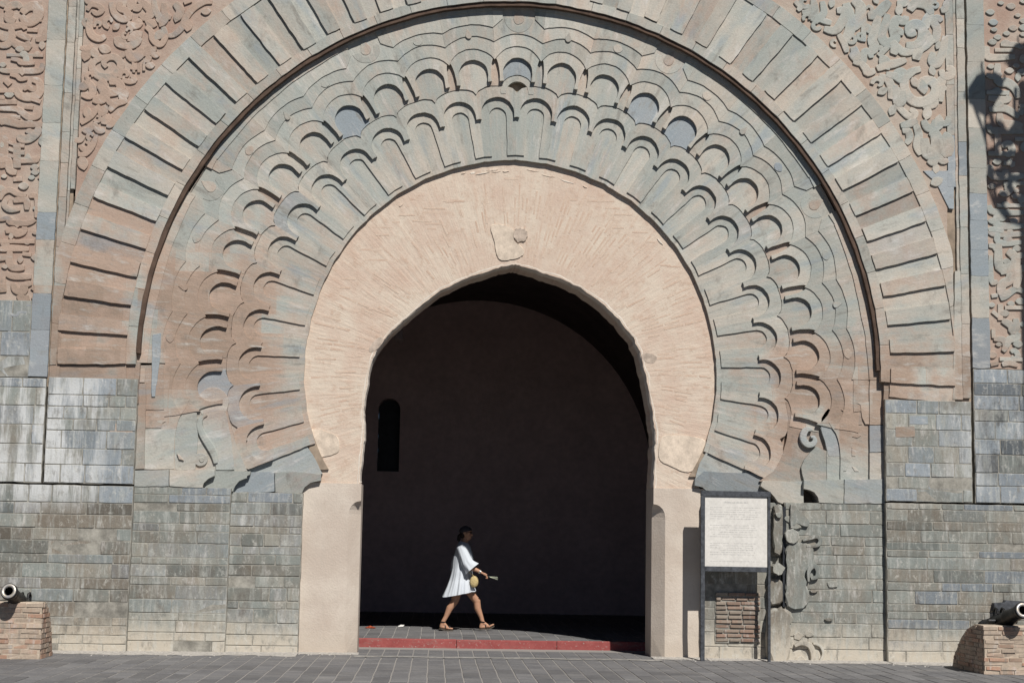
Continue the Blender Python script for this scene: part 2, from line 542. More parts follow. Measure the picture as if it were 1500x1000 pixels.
t = NT('red_kerb_paint', 0.6)
n1 = t.noise(5, 7, 0.7); n2 = t.noise(28, 6, 0.75)
c = t.mix(t.mr(n1, 0.3, 0.7), (0.225, 0.048, 0.044), (0.30, 0.078, 0.070))
c = t.mix(t.mr(n2, 0.58, 0.68), c, (0.36, 0.30, 0.265))
c = t.mix(t.math('MULTIPLY', t.mr(t.noise((2.5, 9, 9), 5, 0.75), 0.52, 0.66), 0.6), c, (0.24, 0.14, 0.12))
t.color(c); t.bump(n2, 0.4, 0.01)
M['kerb'] = t.m

gm = mesh('ground', [(-120, -120, 0), (120, -120, 0), (120, 120, 0), (-120, 120, 0)], [(0, 1, 2, 3)])
t = NT('street_ground', 0.85)
X, Y, Z = t.xyz()
n1 = t.noise(3, 5, 0.65)
# sandy bed where the setts lie, unseen asphalt around darkened to cut bounce light
inside = t.math('MULTIPLY', t.math('MULTIPLY', t.mr(X, -8.75, -8.65), t.mr(X, 8.75, 8.65)), t.math('MULTIPLY', t.mr(Y, -5.15, -5.05), t.mr(Y, 12.0, 11.0)))
c = t.mix(inside, t.mix(n1, (0.042, 0.041, 0.040), (0.062, 0.060, 0.058)), t.mix(n1, (0.24, 0.225, 0.21), (0.33, 0.31, 0.285)))
t.color(c); t.bump(n1, 0.2, 0.01)
ground = tag(link('ground', gm, t.m), kind='structure')

PAVE_YAW = R(-0.6)
def paver_quad(cx, cy, w, l, z0, z1, inset=0.006):
    def rot(x, y):
        return (x*math.cos(PAVE_YAW)-y*math.sin(PAVE_YAW), x*math.sin(PAVE_YAW)+y*math.cos(PAVE_YAW))
    v = []
    dz = random.uniform(-0.002, 0.0025)
    for (z, s) in ((z0, 0), (z1+dz-0.003, 0), (z1+dz, inset)):
        for sx, sy in ((-1, -1), (1, -1), (1, 1), (-1, 1)):
            x, y = rot(cx+sx*(w/2-s), cy+sy*(l/2-s))
            v.append((x, y, z))
    f = [(8, 9, 10, 11)]
    for a in (0, 4):
        for k in range(4):
            f.append((a+k, a+(k+1) % 4, a+4+(k+1) % 4, a+4+k))
    return v, f

def pave(parent, x0, x1, y0, y1, z0, z1, pw, pl, gap, single, name='paver', skip=None):
    cells = []
    nr = int((y1-y0)/pl)
    for r in range(nr):
        cy = y0+(r+0.5)*pl
        x = x0 + random.uniform(-0.004, 0.004)
        while x + pw <= x1+0.01:
            cells.append((x+pw/2, cy)); x += pw
    def vis(c):
        # share of the frame it takes: near and inside the frame first
        D = DIST+c[1]
        px = 613+FPX*(c[0]-XC)/D
        inside = -10 < px < 1510
        return (0 if inside else 1, D)
    cells = [c for c in cells if not (skip and skip(c))]
    cells.sort(key=vis)
    for c in cells[:single]:
        v, f = paver_quad(c[0], c[1], pw-gap, pl-gap, z0, z1)
        link(name, mesh(name, v, f), M['paver'], parent)
    rest = MB()
    for c in cells[single:]:
        v, f = paver_quad(c[0], c[1], pw-gap, pl-gap, z0, z1)
        rest.add(v, f)
    if rest.v:
        o = rest.build('far_pavers', M['paver'], parent)
        tag(o, kind='stuff')

pave(ground, -8.6, 8.6, -5.0, 1.66, -0.02, 0.006, 0.205, 0.62, 0.016, 300)

# raised walkway inside the gate, edged by the red kerb
KY = 1.70
walk = tag(MB().build('walkway', M['joint']) if False else link('walkway', mesh('walkway',
    [(-3.6, KY+0.05, 0.118), (9, KY+0.05, 0.118), (9, 10.2, 0.118), (-3.6, 10.2, 0.118)], [(0, 1, 2, 3)]), M['joint']), kind='structure')
pave(walk, -3.6, 5.5, KY+0.055, 9.9, 0.09, 0.123, 0.205, 0.62, 0.014, 140)
kerb = tag(empty('kerb', (0, KY, 0)), kind='structure')
x = -3.5
while x < 3.6:
    L = 1.45
    mb = MB()
    jz = random.uniform(-0.004, 0.004)
    v = []
    for (y, z) in ((0.0, 0.0), (0.010, 0.112+jz), (0.022, 0.124+jz), (0.05, 0.125+jz), (0.05, 0.0)):
        v += [(x+0.004, y, z), (x+L-0.004, y, z)]
    mb.add(v, [(0, 1, 3, 2), (2, 3, 5, 4), (4, 5, 7, 6), (6, 7, 9, 8), (0, 2, 4, 6, 8), (1, 9, 7, 5, 3)])
    mb.build('kerb_stone', M['kerb'], kerb)
    x += L

# ------------------------------------------------------------------ the gate
gate = empty('city_gate', (0, 0, 0))
tag(gate, 'monumental horseshoe gateway carved in grey-green and salmon stone around a dark passage', 'gate')
CX, CZ = 0.05, 3.97                 # centre of the arches
U = 1.0/105.5

def pol(r, a):                       # angle from the vertical, clockwise
    return (CX+r*math.sin(a), CZ+r*math.cos(a))
def sector(r0, r1, a0, a1, n=4):
    return [pol(r0, a0+(a1-a0)*i/n) for i in range(n+1)] + [pol(r1, a1+(a0-a1)*i/n) for i in range(n+1)]
def rc(a=0.25, b=0.25, s0=0.0, b0=0.0, v=1.0, dv=0.1):
    return (max(0, s0+random.uniform(-a, a)), max(0, b0+random.uniform(-b, b)), v*random.uniform(1-dv, 1+dv))

# opening contour, left foot over the apex to the right foot
rng = random.Random(3)
OPEN_PX = [(527,707),(527,690),(531,660),(533,640),(532,615),(532,600),(536,570),(541,540),(548,520),(560,500),(575,484),(590,470),
           (615,449),(640,430),(665,416),(690,405),(711,398),(730,392),(745,389),(755,387),(768,391),(790,398),(810,404),(830,412),
           (850,422),(870,435),(886,448),(900,462),(913,476),(925,490),(934,507),(940,525),(946,548),(950,570),(955,596),(958,620),
           (960,640),(960,660),(959,685),(958,714)]
OPEN = catmull(PW(OPEN_PX, 0.355), 4)
OPEN_R = []
for i, (x, z) in enumerate(OPEN):
    j = 0.012*mnoise.noise(Vector((x*7, z*7, 0))) + 0.006*rng.uniform(-1, 1)
    dx, dz = x-CX, z-3.2
    l = math.hypot(dx, dz)
    OPEN_R.append((x+dx/l*j, z+dz/l*j))

# core of the wall behind every carved layer
def offs(poly, d, c=(CX, 3.0)):
    out = []
    for x, z in poly:
        dx, dz = x-c[0], z-c[1]
        l = math.hypot(dx, dz)
        out.append((x+dx/l*d, z+dz/l*d))
    return out
core = [(-9.5, -0.3), (-9.5, 10.6), (9.5, 10.6), (9.5, -0.3), (2.12, -0.3)] + offs(OPEN, 0.06)[::-1] + [(-2.08, -0.3)]
prism('wall_core', core, 0.47, 1.05, M['backing'], gate, bev=0)

# --- voussoir ring -------------------------------------------------
R_IN, R_V0, R_V1, R_B = 5.10, 5.235, 6.15, 6.36
VSTEP = R(4.37); V_LOW = R(91.7)
ring = empty('voussoir_ring', (0, 0, 0), gate)
# bed of the ring
bed = [pol(5.12, -V_LOW+2*V_LOW*i/80) for i in range(81)] + [pol(6.3, V_LOW-2*V_LOW*i/80) for i in range(81)]
prism('ring_bed', bed, 0.05, 0.47, M['backing'], ring, bev=0)
for side in (-1, 1):
    for i in range(22):
        a1 = V_LOW - VSTEP*i
        a0 = a1 - VSTEP*0.5
        low = i < 5
        ja = lambda: random.uniform(-0.0012, 0.0012)
        if a1 > 0.02:
            # raised voussoir
            q0, q1 = max(a0, 0.0)+0.0008, a1-0.0008
            s = rc(0.22, 0.3, 0.12+(0.22 if low and side < 0 else 0), 0.12, 1.03)
            poly = sector(R_V0+random.uniform(-.01, .01), R_V1+random.uniform(-.012, .012), side*(q0+ja()), side*(q1+ja()), 3)
            prism('voussoir', poly, -0.014+random.uniform(-.003, .003), 0.1, M['stone'], ring, s, 0.005, 0.0015)
            if random.random() < 0.3:      # a joint across some voussoirs: a second shorter block laid proud by a hair
                pass
        b1 = a0; b0 = a1 - VSTEP
        if b1 > 0.03:
            s = rc(0.3, 0.35, 0.16+(0.3 if low and side < 0 else 0), 0.14, 0.98, 0.14)
            poly = sector(R_V0-0.004, R_V1+0.004, side*(max(b0, -0.001)-0.002), side*(b1+0.002), 3)
            prism('voussoir', poly, 0.020+random.uniform(-.002, .003), 0.1, M['stone'], ring, s, 0.0, 0.0)
# lowest recessed panel on each side
for side in (-1, 1):
    poly = sector(R_V0-0.004, R_V1+0.004, side*V_LOW, side*(V_LOW+VSTEP*0.5), 3)
    prism('voussoir', poly, 0.020, 0.1, M['stone'], ring, rc(0.2, 0.2, 0.2, 0.1), 0)
# border bands split in stones
def border(r0, r1, y0, y1, amax, n, mat, s0=0.1, b0=0.1, clipx=None, name='border_stone', par=None, bev=0.005):
    for k in range(n):
        for side in (-1, 1):
            a0 = amax*k/n; a1 = amax*(k+1)/n - 0.0006
            poly = sector(r0, r1, side*a0, side*a1, 5)
            if clipx:
                if all(abs(p[0]) > clipx for p in poly): continue
                poly = [(max(-clipx, min(clipx, x)), z) for x, z in poly]
                if abs(area(dedupe(poly))) < 0.01: continue
            prism(name, poly, y0+random.uniform(-.002, .002), y1, mat, par, rc(0.2, 0.25, s0, b0, 1.0), bev, 0.001)
border(R_IN, R_V0-0.004, 0.002, 0.2, V_LOW, 16, M['stone'], 0.22, 0.05, par=ring)
border(R_V1+0.004, R_B, 0.002, 0.1, V_LOW, 18, M['stone'], 0.12, 0.15, clipx=6.19, par=ring)
# dark brown moulding inside the ring
mo = [pol(5.045, -R(90)+R(180)*i/120) for i in range(121)] + [pol(5.11, R(90)-R(180)*i/120) for i in range(121)]
mo = [(x+0.006*mnoise.noise(Vector((x*3, z*3, 1))), z+0.006*mnoise.noise(Vector((x*3, z*3, 5)))) for x, z in mo]
prism('ring_moulding', mo, 0.028, 0.2, M['moulding'], ring, bev=0.008)

# --- carved scallop band --------------------------------------------
band = empty('carved_band', (0, 0, 0), gate)
STEP = R(8.70)
bk = [pol(2.90, -R(121)+R(242)*i/90) for i in range(91)]
bk += [(5.16, 2.38)] + [pol(5.15, R(90)-R(180)*i/90) for i in range(91)] + [(-5.04, 2.38)]
prism('band_bed', bk, 0.32, 0.47, M['backing'], band, bev=0)

def gfac(a):
    a = abs(math.degrees(a))
    return 1.008 - 0.018*min(a, 80)/80 + (0.02*(a-80)/28 if a > 80 else 0)
def loc(k, u, v):
    """unit frame k (in steps): u tangential, v radial, both in the px-sized unit"""
    a = k*STEP
    g = gfac(a+math.atan2(u, v))
    r = v*U*g
    w = u*U*g
    return (CX + r*math.sin(a) + w*math.cos(a), CZ + r*math.cos(a) - w*math.sin(a))
def ul(v, h=0.5):                 # half width of the unit at radius v
    return v*math.tan(STEP*h)
L_BORD, L_4, L_3, L_2, L_1, L_0, L_S, L_F, L_P = 0.108, 0.122, 0.136, 0.150, 0.164, 0.213, 0.227, 0.273, 0.294

def salm(a, base):                # salmon staining grows towards the springing, more on the left
    d = abs(math.degrees(a))
    return base + (0.22 if a < 0 else 0.06)*max(0, (d-45)/45)

GAP = 0.0
K_HALF = [i+0.5 for i in range(-13, 13)]
for k in K_HALF:
    a = k*STEP
    # finger floor
    hw = ul(302); hw2 = ul(392)
    n = 4
    flo = [(-hw, 302), (hw, 302), (hw2, 395), (-hw2, 395)]
    lower = abs(k) > 10
    prism('petal_panel', [loc(k, u, v) for u, v in flo], L_P, 0.42, M['stone'], band,
          rc(0.12, 0.12, salm(a, 0.14), 0.02, 1.0), 0)
    # rib plate with round-headed opening
    fw0, fw1 = 11.0, 13.0
    hw = ul(309)-GAP; hw2 = ul(402)-GAP
    P = [(-hw, 309), (-fw0, 309)] + [(-fw1, 369)]
    P += [(fw1*math.cos(math.pi - math.pi*i/10), 369+fw1*math.sin(math.pi*i/10)) for i in range(1, 10)]
    P += [(fw1, 369), (fw0, 309), (hw, 309), (hw2, 402), (-hw2, 402)]
    prism('petal_frame', [loc(k, u, v) for u, v in P], L_F, 0.42, M['stone'], band,
          rc(0.12, 0.15, salm(a, 0.08), 0.04 + (0.35 if k in (-11.5, -12.5) else 0), 1.0, 0.03), 0)
    # inner scallop arch
    ro, ri, cc = 31.0, 24.3, 372.5
    hw = ul(402)
    P = [(-ul(365), 365), (-ul(365)+4.0, 364.5), (-ri, 372)]
    P += [(ri*math.cos(math.pi-math.pi*i/14), cc+ri*math.sin(math.pi*i/14)) for i in range(1, 14)]
    P += [(ri, 372), (ul(365)-4.0, 364.5), (ul(365), 365), (hw, 402)]
    n = 10
    for i in range(1, n):
        u = hw-2*hw*i/n
        P.append((u, 402+11.5*math.sqrt(max(0, 1-(u/hw)**2*0.999)) if True else 0))
    P.append((-hw, 402))
    prism('scallop', [loc(k, u, v) for u, v in P], L_S, 0.42, M['stone'], band,
          rc(0.15, 0.2, salm(a, 0.12), (0.55 if k in (-6.5, -11.5) else 0.03) + (0.4 if k in (5.5, 6.5) else 0), 1.0, 0.04), 0)

def s1_edge(k, u):
    """radius of the inner scallops' outer edge at offset u of disc unit k (cusp on the axis)"""
    if k == 0:
        rr = 25.0
        if abs(u) < rr:
            return 404 + math.sqrt(rr*rr-u*u)
    hw = ul(402)
    w = abs(u)-hw
    return 402.3 + 11.5*math.sqrt(max(0, 1-(w/hw)**2*0.999))

for k in [i+0.5 for i in range(-12, 12)]:
    e = ul(430)-23.2
    us = [-e+2*e*i/8 for i in range(9)]
    P = [(u, 402.3+11.5*math.sqrt(max(0, 1-(u/ul(402))**2))) for u in us] + [(e, 458), (-e, 458)]
    prism('dart_panel', [loc(k, u, v) for u, v in P], L_0+0.003, 0.42, M['stone'], band, rc(0.15, 0.2, salm(k*STEP, 0.3), 0.1, 0.97), 0)
BLUE = {0: .75, 1: .0, 2: .35, 3: .8, 4: .95, -4: 1.0, 5: .0, -11: .75, 10: .2, 11: .2, 6: .0, -7: .25}
for k in range(-11, 12):
    a = k*STEP
    # disc floor
    N = 14
    bot = [(-23+46*i/N, s1_edge(k, -23+46*i/N)) for i in range(N+1)]
    P = bot + [(23, 434)] + [(23*math.cos(math.pi*i/10), 434+23*math.sin(math.pi*i/10)) for i in range(1, 10)] + [(-23, 434)]
    prism('disc', [loc(k, u, v) for u, v in P], L_0+random.uniform(-.003, .003), 0.42, M['stone'], band,
          rc(0.12, 0.05, salm(a, 0.2) if k not in BLUE or BLUE[k] < .3 else 0, BLUE.get(k, 0.05), 1.02), 0)
    # frame of the disc: horseshoe plate with a half dart cut on each side
    if abs(k) <= 10 or True:
        rd = 21.8; cv = 432
        foot = 419
        P = []
        e0 = ul(foot)
        P += [(-e0+5.6, foot-1), (-e0+11.4, foot-1), (-e0+11.0, foot+4), (-rd, 428)]
        P += [(rd*math.cos(math.pi-math.pi*i/16), cv+rd*math.sin(math.pi*i/16)) for i in range(0, 17)]
        P += [(rd, 428), (e0-11.0, foot+4), (e0-11.4, foot-1), (e0-5.6, foot-1)]
        for i in range(1, 7):           # dart: from the foot to its tip on the unit edge
            t_ = i/6
            v = foot+(456-foot)*t_
            P.append((ul(v)-6.4*math.sqrt(max(0, 1-t_**1.9)), v))
        P += [(ul(485), 485), (-ul(485), 485)]
        for i in range(6, 0, -1):
            t_ = i/6
            v = foot+(456-foot)*t_
            P.append((-ul(v)+6.4*math.sqrt(max(0, 1-t_**1.9)), v))
        prism('disc_frame', [loc(k, u, v) for u, v in P], L_1, 0.30, M['stone'], band,
              rc(0.12, 0.15, salm(a, 0.08), 0.05, 1.0, 0.03), 0)
    # scale plates, each a hair prouder than the one inside it
    if abs(k) <= 11:
        def scale(nm, edge, vo, y0, col, kk=k):
            e = lambda v: ul(v)
            us = [-1+2*i/12 for i in range(13)]
            P = []
            for t_ in us:
                h = e(edge(t_*e(450)))
                u = t_*h
                P.append((u, edge(u)))
            P += [(e(vo), vo), (-e(vo), vo)]
            prism(nm, [loc(kk, u, v) for u, v in P], y0, 0.24, M['stone'], band, col, 0)
        typ = {0: 'R', 1: 'D', 2: 'C', 3: 'R', 4: 'C', 5: 'D', 6: 'C', 7: 'R', 8: 'C', 9: 'D', 10: 'C', 11: 'N'}[abs(k)]
        scale('scale_plate', lambda u: 432+math.sqrt(max(0, 38.5**2-min(u*u, 35.0**2))) if abs(u) < 35 else 448, 500, L_2,
              rc(0.12, 0.16, salm(a, 0.06), 0.06, 1.0))
        scale('scale_plate', lambda u: 476+13.5*(1-(u/37.0)**2), (545 if typ == 'R' else 512), L_3, rc(0.12, 0.16, salm(a, 0.08), 0.06, 1.0))
        if typ == 'N':
            continue
        if typ != 'R':
            scale('scale_plate', lambda u: 497.5+9*(1-(u/39.0)**2), 528, L_4, rc(0.14, 0.16, salm(a, 0.12), 0.06, 1.0))
        else:
            # broken scale: two shoulders and a hanging drop between them
            for sd in (-1, 1):
                P = [(sd*24, 511), (sd*ul(500), 498), (sd*ul(528), 528), (sd*24, 528)]
                prism('scale_plate', [loc(k, u, v) for u, v in P], L_4, 0.24, M['stone'], band, rc(0.14, 0.1, salm(a, 0.14), 0.04, 1.0), 0.003)
        # small carved leaf or drop of the unit
        if typ == 'R':
            P = arc(0, 511, 8, R(-200), R(20), 10) + [(4, 521), (0, 528), (-4, 521)]
            prism('carved_drop', [loc(k, u, v) for u, v in P], L_3-0.006, 0.2, M['stone'], band, rc(0.1, 0.1, 0.4, 0, 0.98), 0.002)
            P = arc(0, 512, 21, R(180), R(360), 14) + arc(0, 512, 12, R(360), R(180), 10)
            prism('carved_leaf', [loc(k, u, v) for u, v in P], L_3-0.004, 0.2, M['stone'], band, rc(0.1, 0.1, 0.15, 0.1, 1.0), 0.003)
        elif typ == 'D':
            P = arc(0, 490, 4.4, R(-210), R(30), 10) + [(0, 500)]
            prism('carved_drop', [loc(k, u, v) for u, v in P], L_3-0.008, 0.2, M['stone'], band, rc(0.1, 0.1, 0.3, 0, 1.0), 0.002)
        else:
            P = arc(0, 497.5, 7.5, R(185), R(355), 10) + [(4, 501), (0, 502.5), (-4, 501)]
            b = 1.0 if k == 6 else 0.1
            prism('carved_leaf', [loc(k, u, v) for u, v in P], L_3-0.008, 0.2, M['stone'], band, rc(0.1, 0.05, 0.2, b, 0.95 if b > .5 else 1.0), 0.002)
# small arch that breaks the row on the axis
P = [(25*math.cos(math.pi*i/14), 403.5+24.6*math.sin(math.pi*i/14)) for i in range(15)] + [(-24, 400), (-16.5, 400)]
P += [(16.5*math.cos(math.pi-math.pi*i/12), 403.5+16.5*math.sin(math.pi*i/12)) for i in range(13)] + [(16.5, 400), (24, 400)]
prism('scallop', [loc(0, u, v) for u, v in P], L_S-0.006, 0.42, M['stone'], band, (0.1, 0.05, 1.0), 0.004)
# border of the band, broken by the hanging drops
for k in range(-10, 11):
    typR = abs(k) in (0, 3, 7)
    w = ul(525)
    if typR:
        for sd in (-1, 1):
            P = [(sd*23, 523), (sd*w, 524), (sd*ul(540), 541), (sd*23, 540)]
            prism('border_stone', [loc(k, u, v) for u, v in P], L_BORD, 0.2, M['stone'], band, rc(0.15, 0.1, salm(k*STEP, 0.25), 0.02), 0)
        P = [(-22.6, 532), (22.6, 532), (22.6, 541), (-22.6, 541)]
        prism('border_stone', [loc(k, u, v) for u, v in P], L_BORD+0.004, 0.2, M['stone'], band, rc(0.1, 0.1, 0.4, 0.05), 0)
    else:
        P = [(-w+0.2+2*(w-0.2)*i/6, 523+1.0*math.sqrt(max(0, 1-(i/3-1)**2))) for i in range(7)] + [(ul(540), 540), (0, 542), (-ul(540), 540)]
        prism('border_stone', [loc(k, u, v) for u, v in P], L_BORD, 0.2, M['stone'], band, rc(0.15, 0.1, salm(k*STEP, 0.25), 0.02), 0)
# fillet that closes the band against the moulding
fl = [pol(5.03, -R(90)+R(180)*i/90) for i in range(91)] + [pol(5.12, R(90)-R(180)*i/90) for i in range(91)]
prism('band_fillet', fl, 0.112, 0.2, M['stone'], band, (0.3, 0, 0.95), 0)

# foot of the band: right side
def zone(nm, pts, Y, col, mat=None, y1=0.40, bev=0.004, par=band):
    return prism(nm, PW(pts, Y), Y, y1, mat or M['stone'], par, col, bev, 0.001)
zone('foot_panel', [(1150,588),(1200,590),(1215,620),(1297,610),(1297,705),(1112,705),(1134,690),(1147,664),(1153,640),(1155,612)], 0.224, (0.45, 0.1, 0.8))
zone('foot_panel', [(1196,654),(1187,663),(1178,674),(1174,684),(1177,704),(1216,704),(1214,668),(1209,645),(1204,632),(1200,625),(1204,618),(1214,622),(1226,640),(1230,668)], 0.178, (0.15, 0.12, 0.85))
zone('foot_panel', [(1214,618),(1225,634),(1230,650),(1231,668),(1231,703),(1293,703),(1293,598),(1240,604)], 0.144, (0.0, 0.25, 1.0))
zone('foot_panel', [(1203,612),(1213,598),(1219,600),(1216,618),(1225,636),(1229,652),(1230,668),(1213,668),(1209,646),(1203,630)], 0.164, (0.0, 0.7, 0.98))
zone('foot_panel', [(1211,655),(1233,655),(1233,704),(1211,704)], 0.168, (0.0, 0.3, 1.0))
zone('foot_strip', [(1232,600),(1240,604),(1241,614),(1244,622),(1263,622),(1263,600)], 0.137, (0.05, 0.4, 1.0))
zone('foot_strip', [(1255,590),(1261,592),(1263,612),(1268,621),(1274,621),(1274,588)], 0.121, (0.0, 0.0, 1.15))
zone('border_stone', [(1273,540),(1292,538),(1294,556),(1274,557)], 0.106, (0.35, 0.0, 1.0))
zone('border_stone', [(1274,557.5),(1294,556.5),(1294,621),(1274,622)], 0.106, (0.0, 0.0, 1.15))
zone('border_stone', [(1274,623),(1294,622),(1295,662),(1274,662)], 0.106, (0.0, 0.8, 0.95))
zone('border_stone', [(1274,663),(1295,663),(1296,703),(1274,703)], 0.106, (0.0, 0.45, 1.0))
for pts, c in (([(1248,640),(1253,635),(1262,638),(1256,642)], .2), ([(1248,655),(1253,655),(1253,668),(1248,668)], .1),
               ([(1235,690),(1239,683),(1242,682),(1240,690)], .1), ([(1248,683),(1253,684),(1258,690),(1252,690)], .1)):
    zone('carved_leaf', pts, 0.136, (c, 0.2, 1.0))
curl = [(1190,629,4),(1182,629,8),(1177,636,10),(1178,645,10),(1184,651,9),(1191,650,8),(1194,645,7),(1192,640,5),(1188,640,3)]
def wr(pts, Y): return [W(x, y, Y) + (w*U,) for x, y, w in pts]
ribbon('carved_curl', wr(curl, 0.165), 0.165, 0.40, M['stone'], band, (0.0, 0.6, 1.08))
zone('foot_strip', [(1250,545),(1275,540),(1275,600),(1250,604)], 0.128, (0.2, 0.0, 1.05))
# foot of the band: left side
zone('foot_panel', [(1192,585),(1228,585),(1228,622),(1192,622)], 0.226, (0.3, 0.1, 0.9))
zone('foot_panel', [(330,605),(362,605),(362,645),(338,645)], 0.246, (0.1, 0.4, 1.0))
zone('foot_panel', [(1125,600),(1160,600),(1160,650),(1125,690)], 0.300, (0.3, 0.1, 0.9))
zone('foot_strip', [(206,535),(240,535),(240,600),(206,600)], 0.128, (0.35, 0.0, 0.92))
zone('foot_panel', [(200,580),(270,580),(330,590),(345,650),(362,690),(200,690)], 0.192, (0.2, 0.35, 0.95))
zone('foot_panel', [(203,585),(277,585),(273,597),(263,609),(259,625),(256,640),(256,688),(203,688)], 0.146, (0.25, 0.15, 0.95))
zone('foot_panel', [(256,640),(262,612),(274,600),(288,604),(290,640),(286,688),(256,688)], 0.162, (0.0, 0.4, 1.0))
zone('foot_panel', [(203,628),(258,628),(255,640),(255,687),(203,687)], 0.140, (0.0, 0.3, 1.05))
zone('foot_strip', [(203,585),(250,585),(246,598),(240,614),(236,627),(203,627)], 0.137, (0.4, 0.0, 0.92))
zone('foot_strip', [(223,490),(236,488),(235,520),(231,550),(227,581),(222,581)], 0.112, (0.0, 0.9, 1.06))
zone('border_stone', [(199,540),(212,540),(212,560),(197,560)], 0.106, (0.3, 0.0, 0.95))
zone('border_stone', [(197,561),(214,561),(211,687),(196,687)], 0.106, (0.3, 0.0, 0.85))
zone('disc', arc(312, 590, 23, 0, 2*math.pi, 24)[:-1], 0.186, (0.0, 0.5, 1.1))
zone('foot_panel', [(297,604),(330,600),(338,640),(343,688),(316,688),(316,668),(307,652),(299,636),(296,620)], 0.176, (0.0, 0.45, 1.05))
sc = [(303,607,4),(296,611,6),(292,619,8),(294,630,9),(300,642,10),(308,654,11),(314,666,10),(316,678,6)]
ribbon('carved_curl', wr(sc, 0.16), 0.16, 0.40, M['stone'], band, (0.0, 0.2, 1.05))
zone('carved_knob', arc(294, 673, 10, 0, 2*math.pi, 20)[:-1], 0.166, (0.0, 0.5, 0.95))
zone('carved_knob', arc(295.5, 673, 4, 0, 2*math.pi, 14)[:-1], 0.156, (0.0, 0.4, 1.05))
for pts in ([(232,673),(238,666),(242,664),(240,671)], [(259,664),(265,668),(269,674),(262,672)], [(229,617),(236,614),(243,617),(236,621)]):
    zone('carved_leaf', pts, 0.136, (0.2, 0.1, 1.0))

# --- impost course ----------------------------------------------------
imp = empty('impost_course', (0, 0, 0), gate)
def izone(pts, Y, col, nm='impost_stone'):
    return prism(nm, PW(pts, Y), Y, 0.47, M['stone'], imp, col, 0.006, 0.001)
izone([(197,689),(247,688),(247,712),(196,712)], 0.09, (0.0, 0.5, 0.95))
izone([(248,688),(314,688),(314,697),(305,700),(298,707),(296,714),(248,712)], 0.09, (0.0, 0.0, 1.0))
izone([(290,689),(367,690),(366,695),(361,696),(361,700),(357,700),(350,704),(344,710),(341,719),(290,718)], 0.17, (0.0, 0.1, 0.95))
izone([(335,691),(402,691),(402,720),(338,722)], 0.262, (0.0, 0.9, 0.95))
izone([(403,691),(440,691),(470,694),(470,704),(455,706),(446,713),(442,722),(403,721)], 0.262, (0.15, 0.45, 0.85))
izone([(330,691),(345,668),(372,650),(440,640),(458,665),(472,694)], 0.300, (0.0, 0.6, 1.05))
izone([(1177,703),(1236,702),(1236,737),(1200,736),(1199,727),(1193,720),(1186,717),(1177,716)], 0.09, (0.0, 0.35, 0.95))
izone([(1237,702),(1297,701),(1297,737),(1237,737)], 0.09, (0.0, 0.6, 0.95))
izone([(1117,704),(1177,705),(1177,736),(1146,738),(1139,735),(1135,726),(1128,719),(1120,716),(1114,712)], 0.17, (0.0, 0.15, 0.95))
izone([(1018,702),(1032,690),(1117,694),(1130,700),(1130,725),(1034,718),(1030,713),(1023,711),(1017,711)], 0.262, (0.0, 0.75, 0.75))
izone([(1018,703),(1024,680),(1040,652),(1120,660),(1150,690),(1150,705)], 0.300, (0.0, 0.5, 1.0))

# --- brick infill arch -------------------------------------------------
inf = empty('brick_arch', (0, 0, 0), gate)
outer = [(x, z) for x, z in PW([(441,722),(452,704),(462,694),(455,676),(446,640),(441,600),(440,560)], 0.355)]
outer = [W(437, 722, 0.355), W(468, 700, 0.355)] + [pol(2.95, a_) for a_ in [R(-119+2*i) for i in range(0, 120)]] + [W(1020, 707, 0.355), W(1033, 728, 0.355)]
face = outer + [W(958, 728, 0.355)] + OPEN_R[::-1] + [W(527, 722, 0.355)]
prism('plaster_face', face, 0.355, 1.05, M['brick'], inf, bev=0)
# single bricks that show through the plaster: thin radial courses, most of them half buried
rb = random.Random(11)
mb = MB()
def open_r(a):
    best = None
    for x, z in OPEN_R:
        d = abs(math.atan2(x-CX, z-CZ)-a)
        if best is None or d < best[0]:
            best = (d, math.hypot(x-CX, z-CZ))
    return best[1]
a = -R(112)
while a < R(112):
    ro = open_r(a)
    w = rb.uniform(0.016, 0.03)
    r = ro+rb.uniform(0.10, 0.25)
    lim = 2.80
    while r < lim:
        l = rb.uniform(0.10, 0.34)
        if rb.random() < (0.62 if a > 0 else 0.34)*(0.35+0.9*max(0, mnoise.noise(Vector((r*2.2, a*3.0, 4)))+0.45)) and r+l < lim:
            # radial brick near the intrados, level courses towards the rim
            x, z = pol(r+0.5*l, a)
            tl = 1.0 if (r-ro) < (0.95 if a > R(-20) else 0.7) else 0.25
            ang = a*tl if abs(a) < R(80) else a
            if tl < 1 and abs(a) < R(75):
                dx, dz = (1.0, 0.0); wl = 0.5*l
            else:
                dx, dz = math.sin(a), math.cos(a); wl = 0.5*l
            nx, nz = -dz, dx
            h = w*0.5
            y = 0.355-rb.uniform(0.0006, 0.003)
            v = []
            for s_, q in ((-1, -1), (1, -1), (1, 1), (-1, 1)):
                jj = rb.uniform(-0.006, 0.006)
                v.append((x+dx*wl*s_+nx*h*q+jj, y, z+dz*wl*s_+nz*h*q+jj*0.4))
            v += [(p[0], 0.365, p[2]) for p in v]
            mb.add(v, [(0, 1, 2, 3), (0, 4, 5, 1), (1, 5, 6, 2), (2, 6, 7, 3), (3, 7, 4, 0)])
        r += l + 0.03
    a += rb.uniform(0.020, 0.030)
tag(mb.build('worn_bricks', M['brick_core'], inf), kind='stuff')
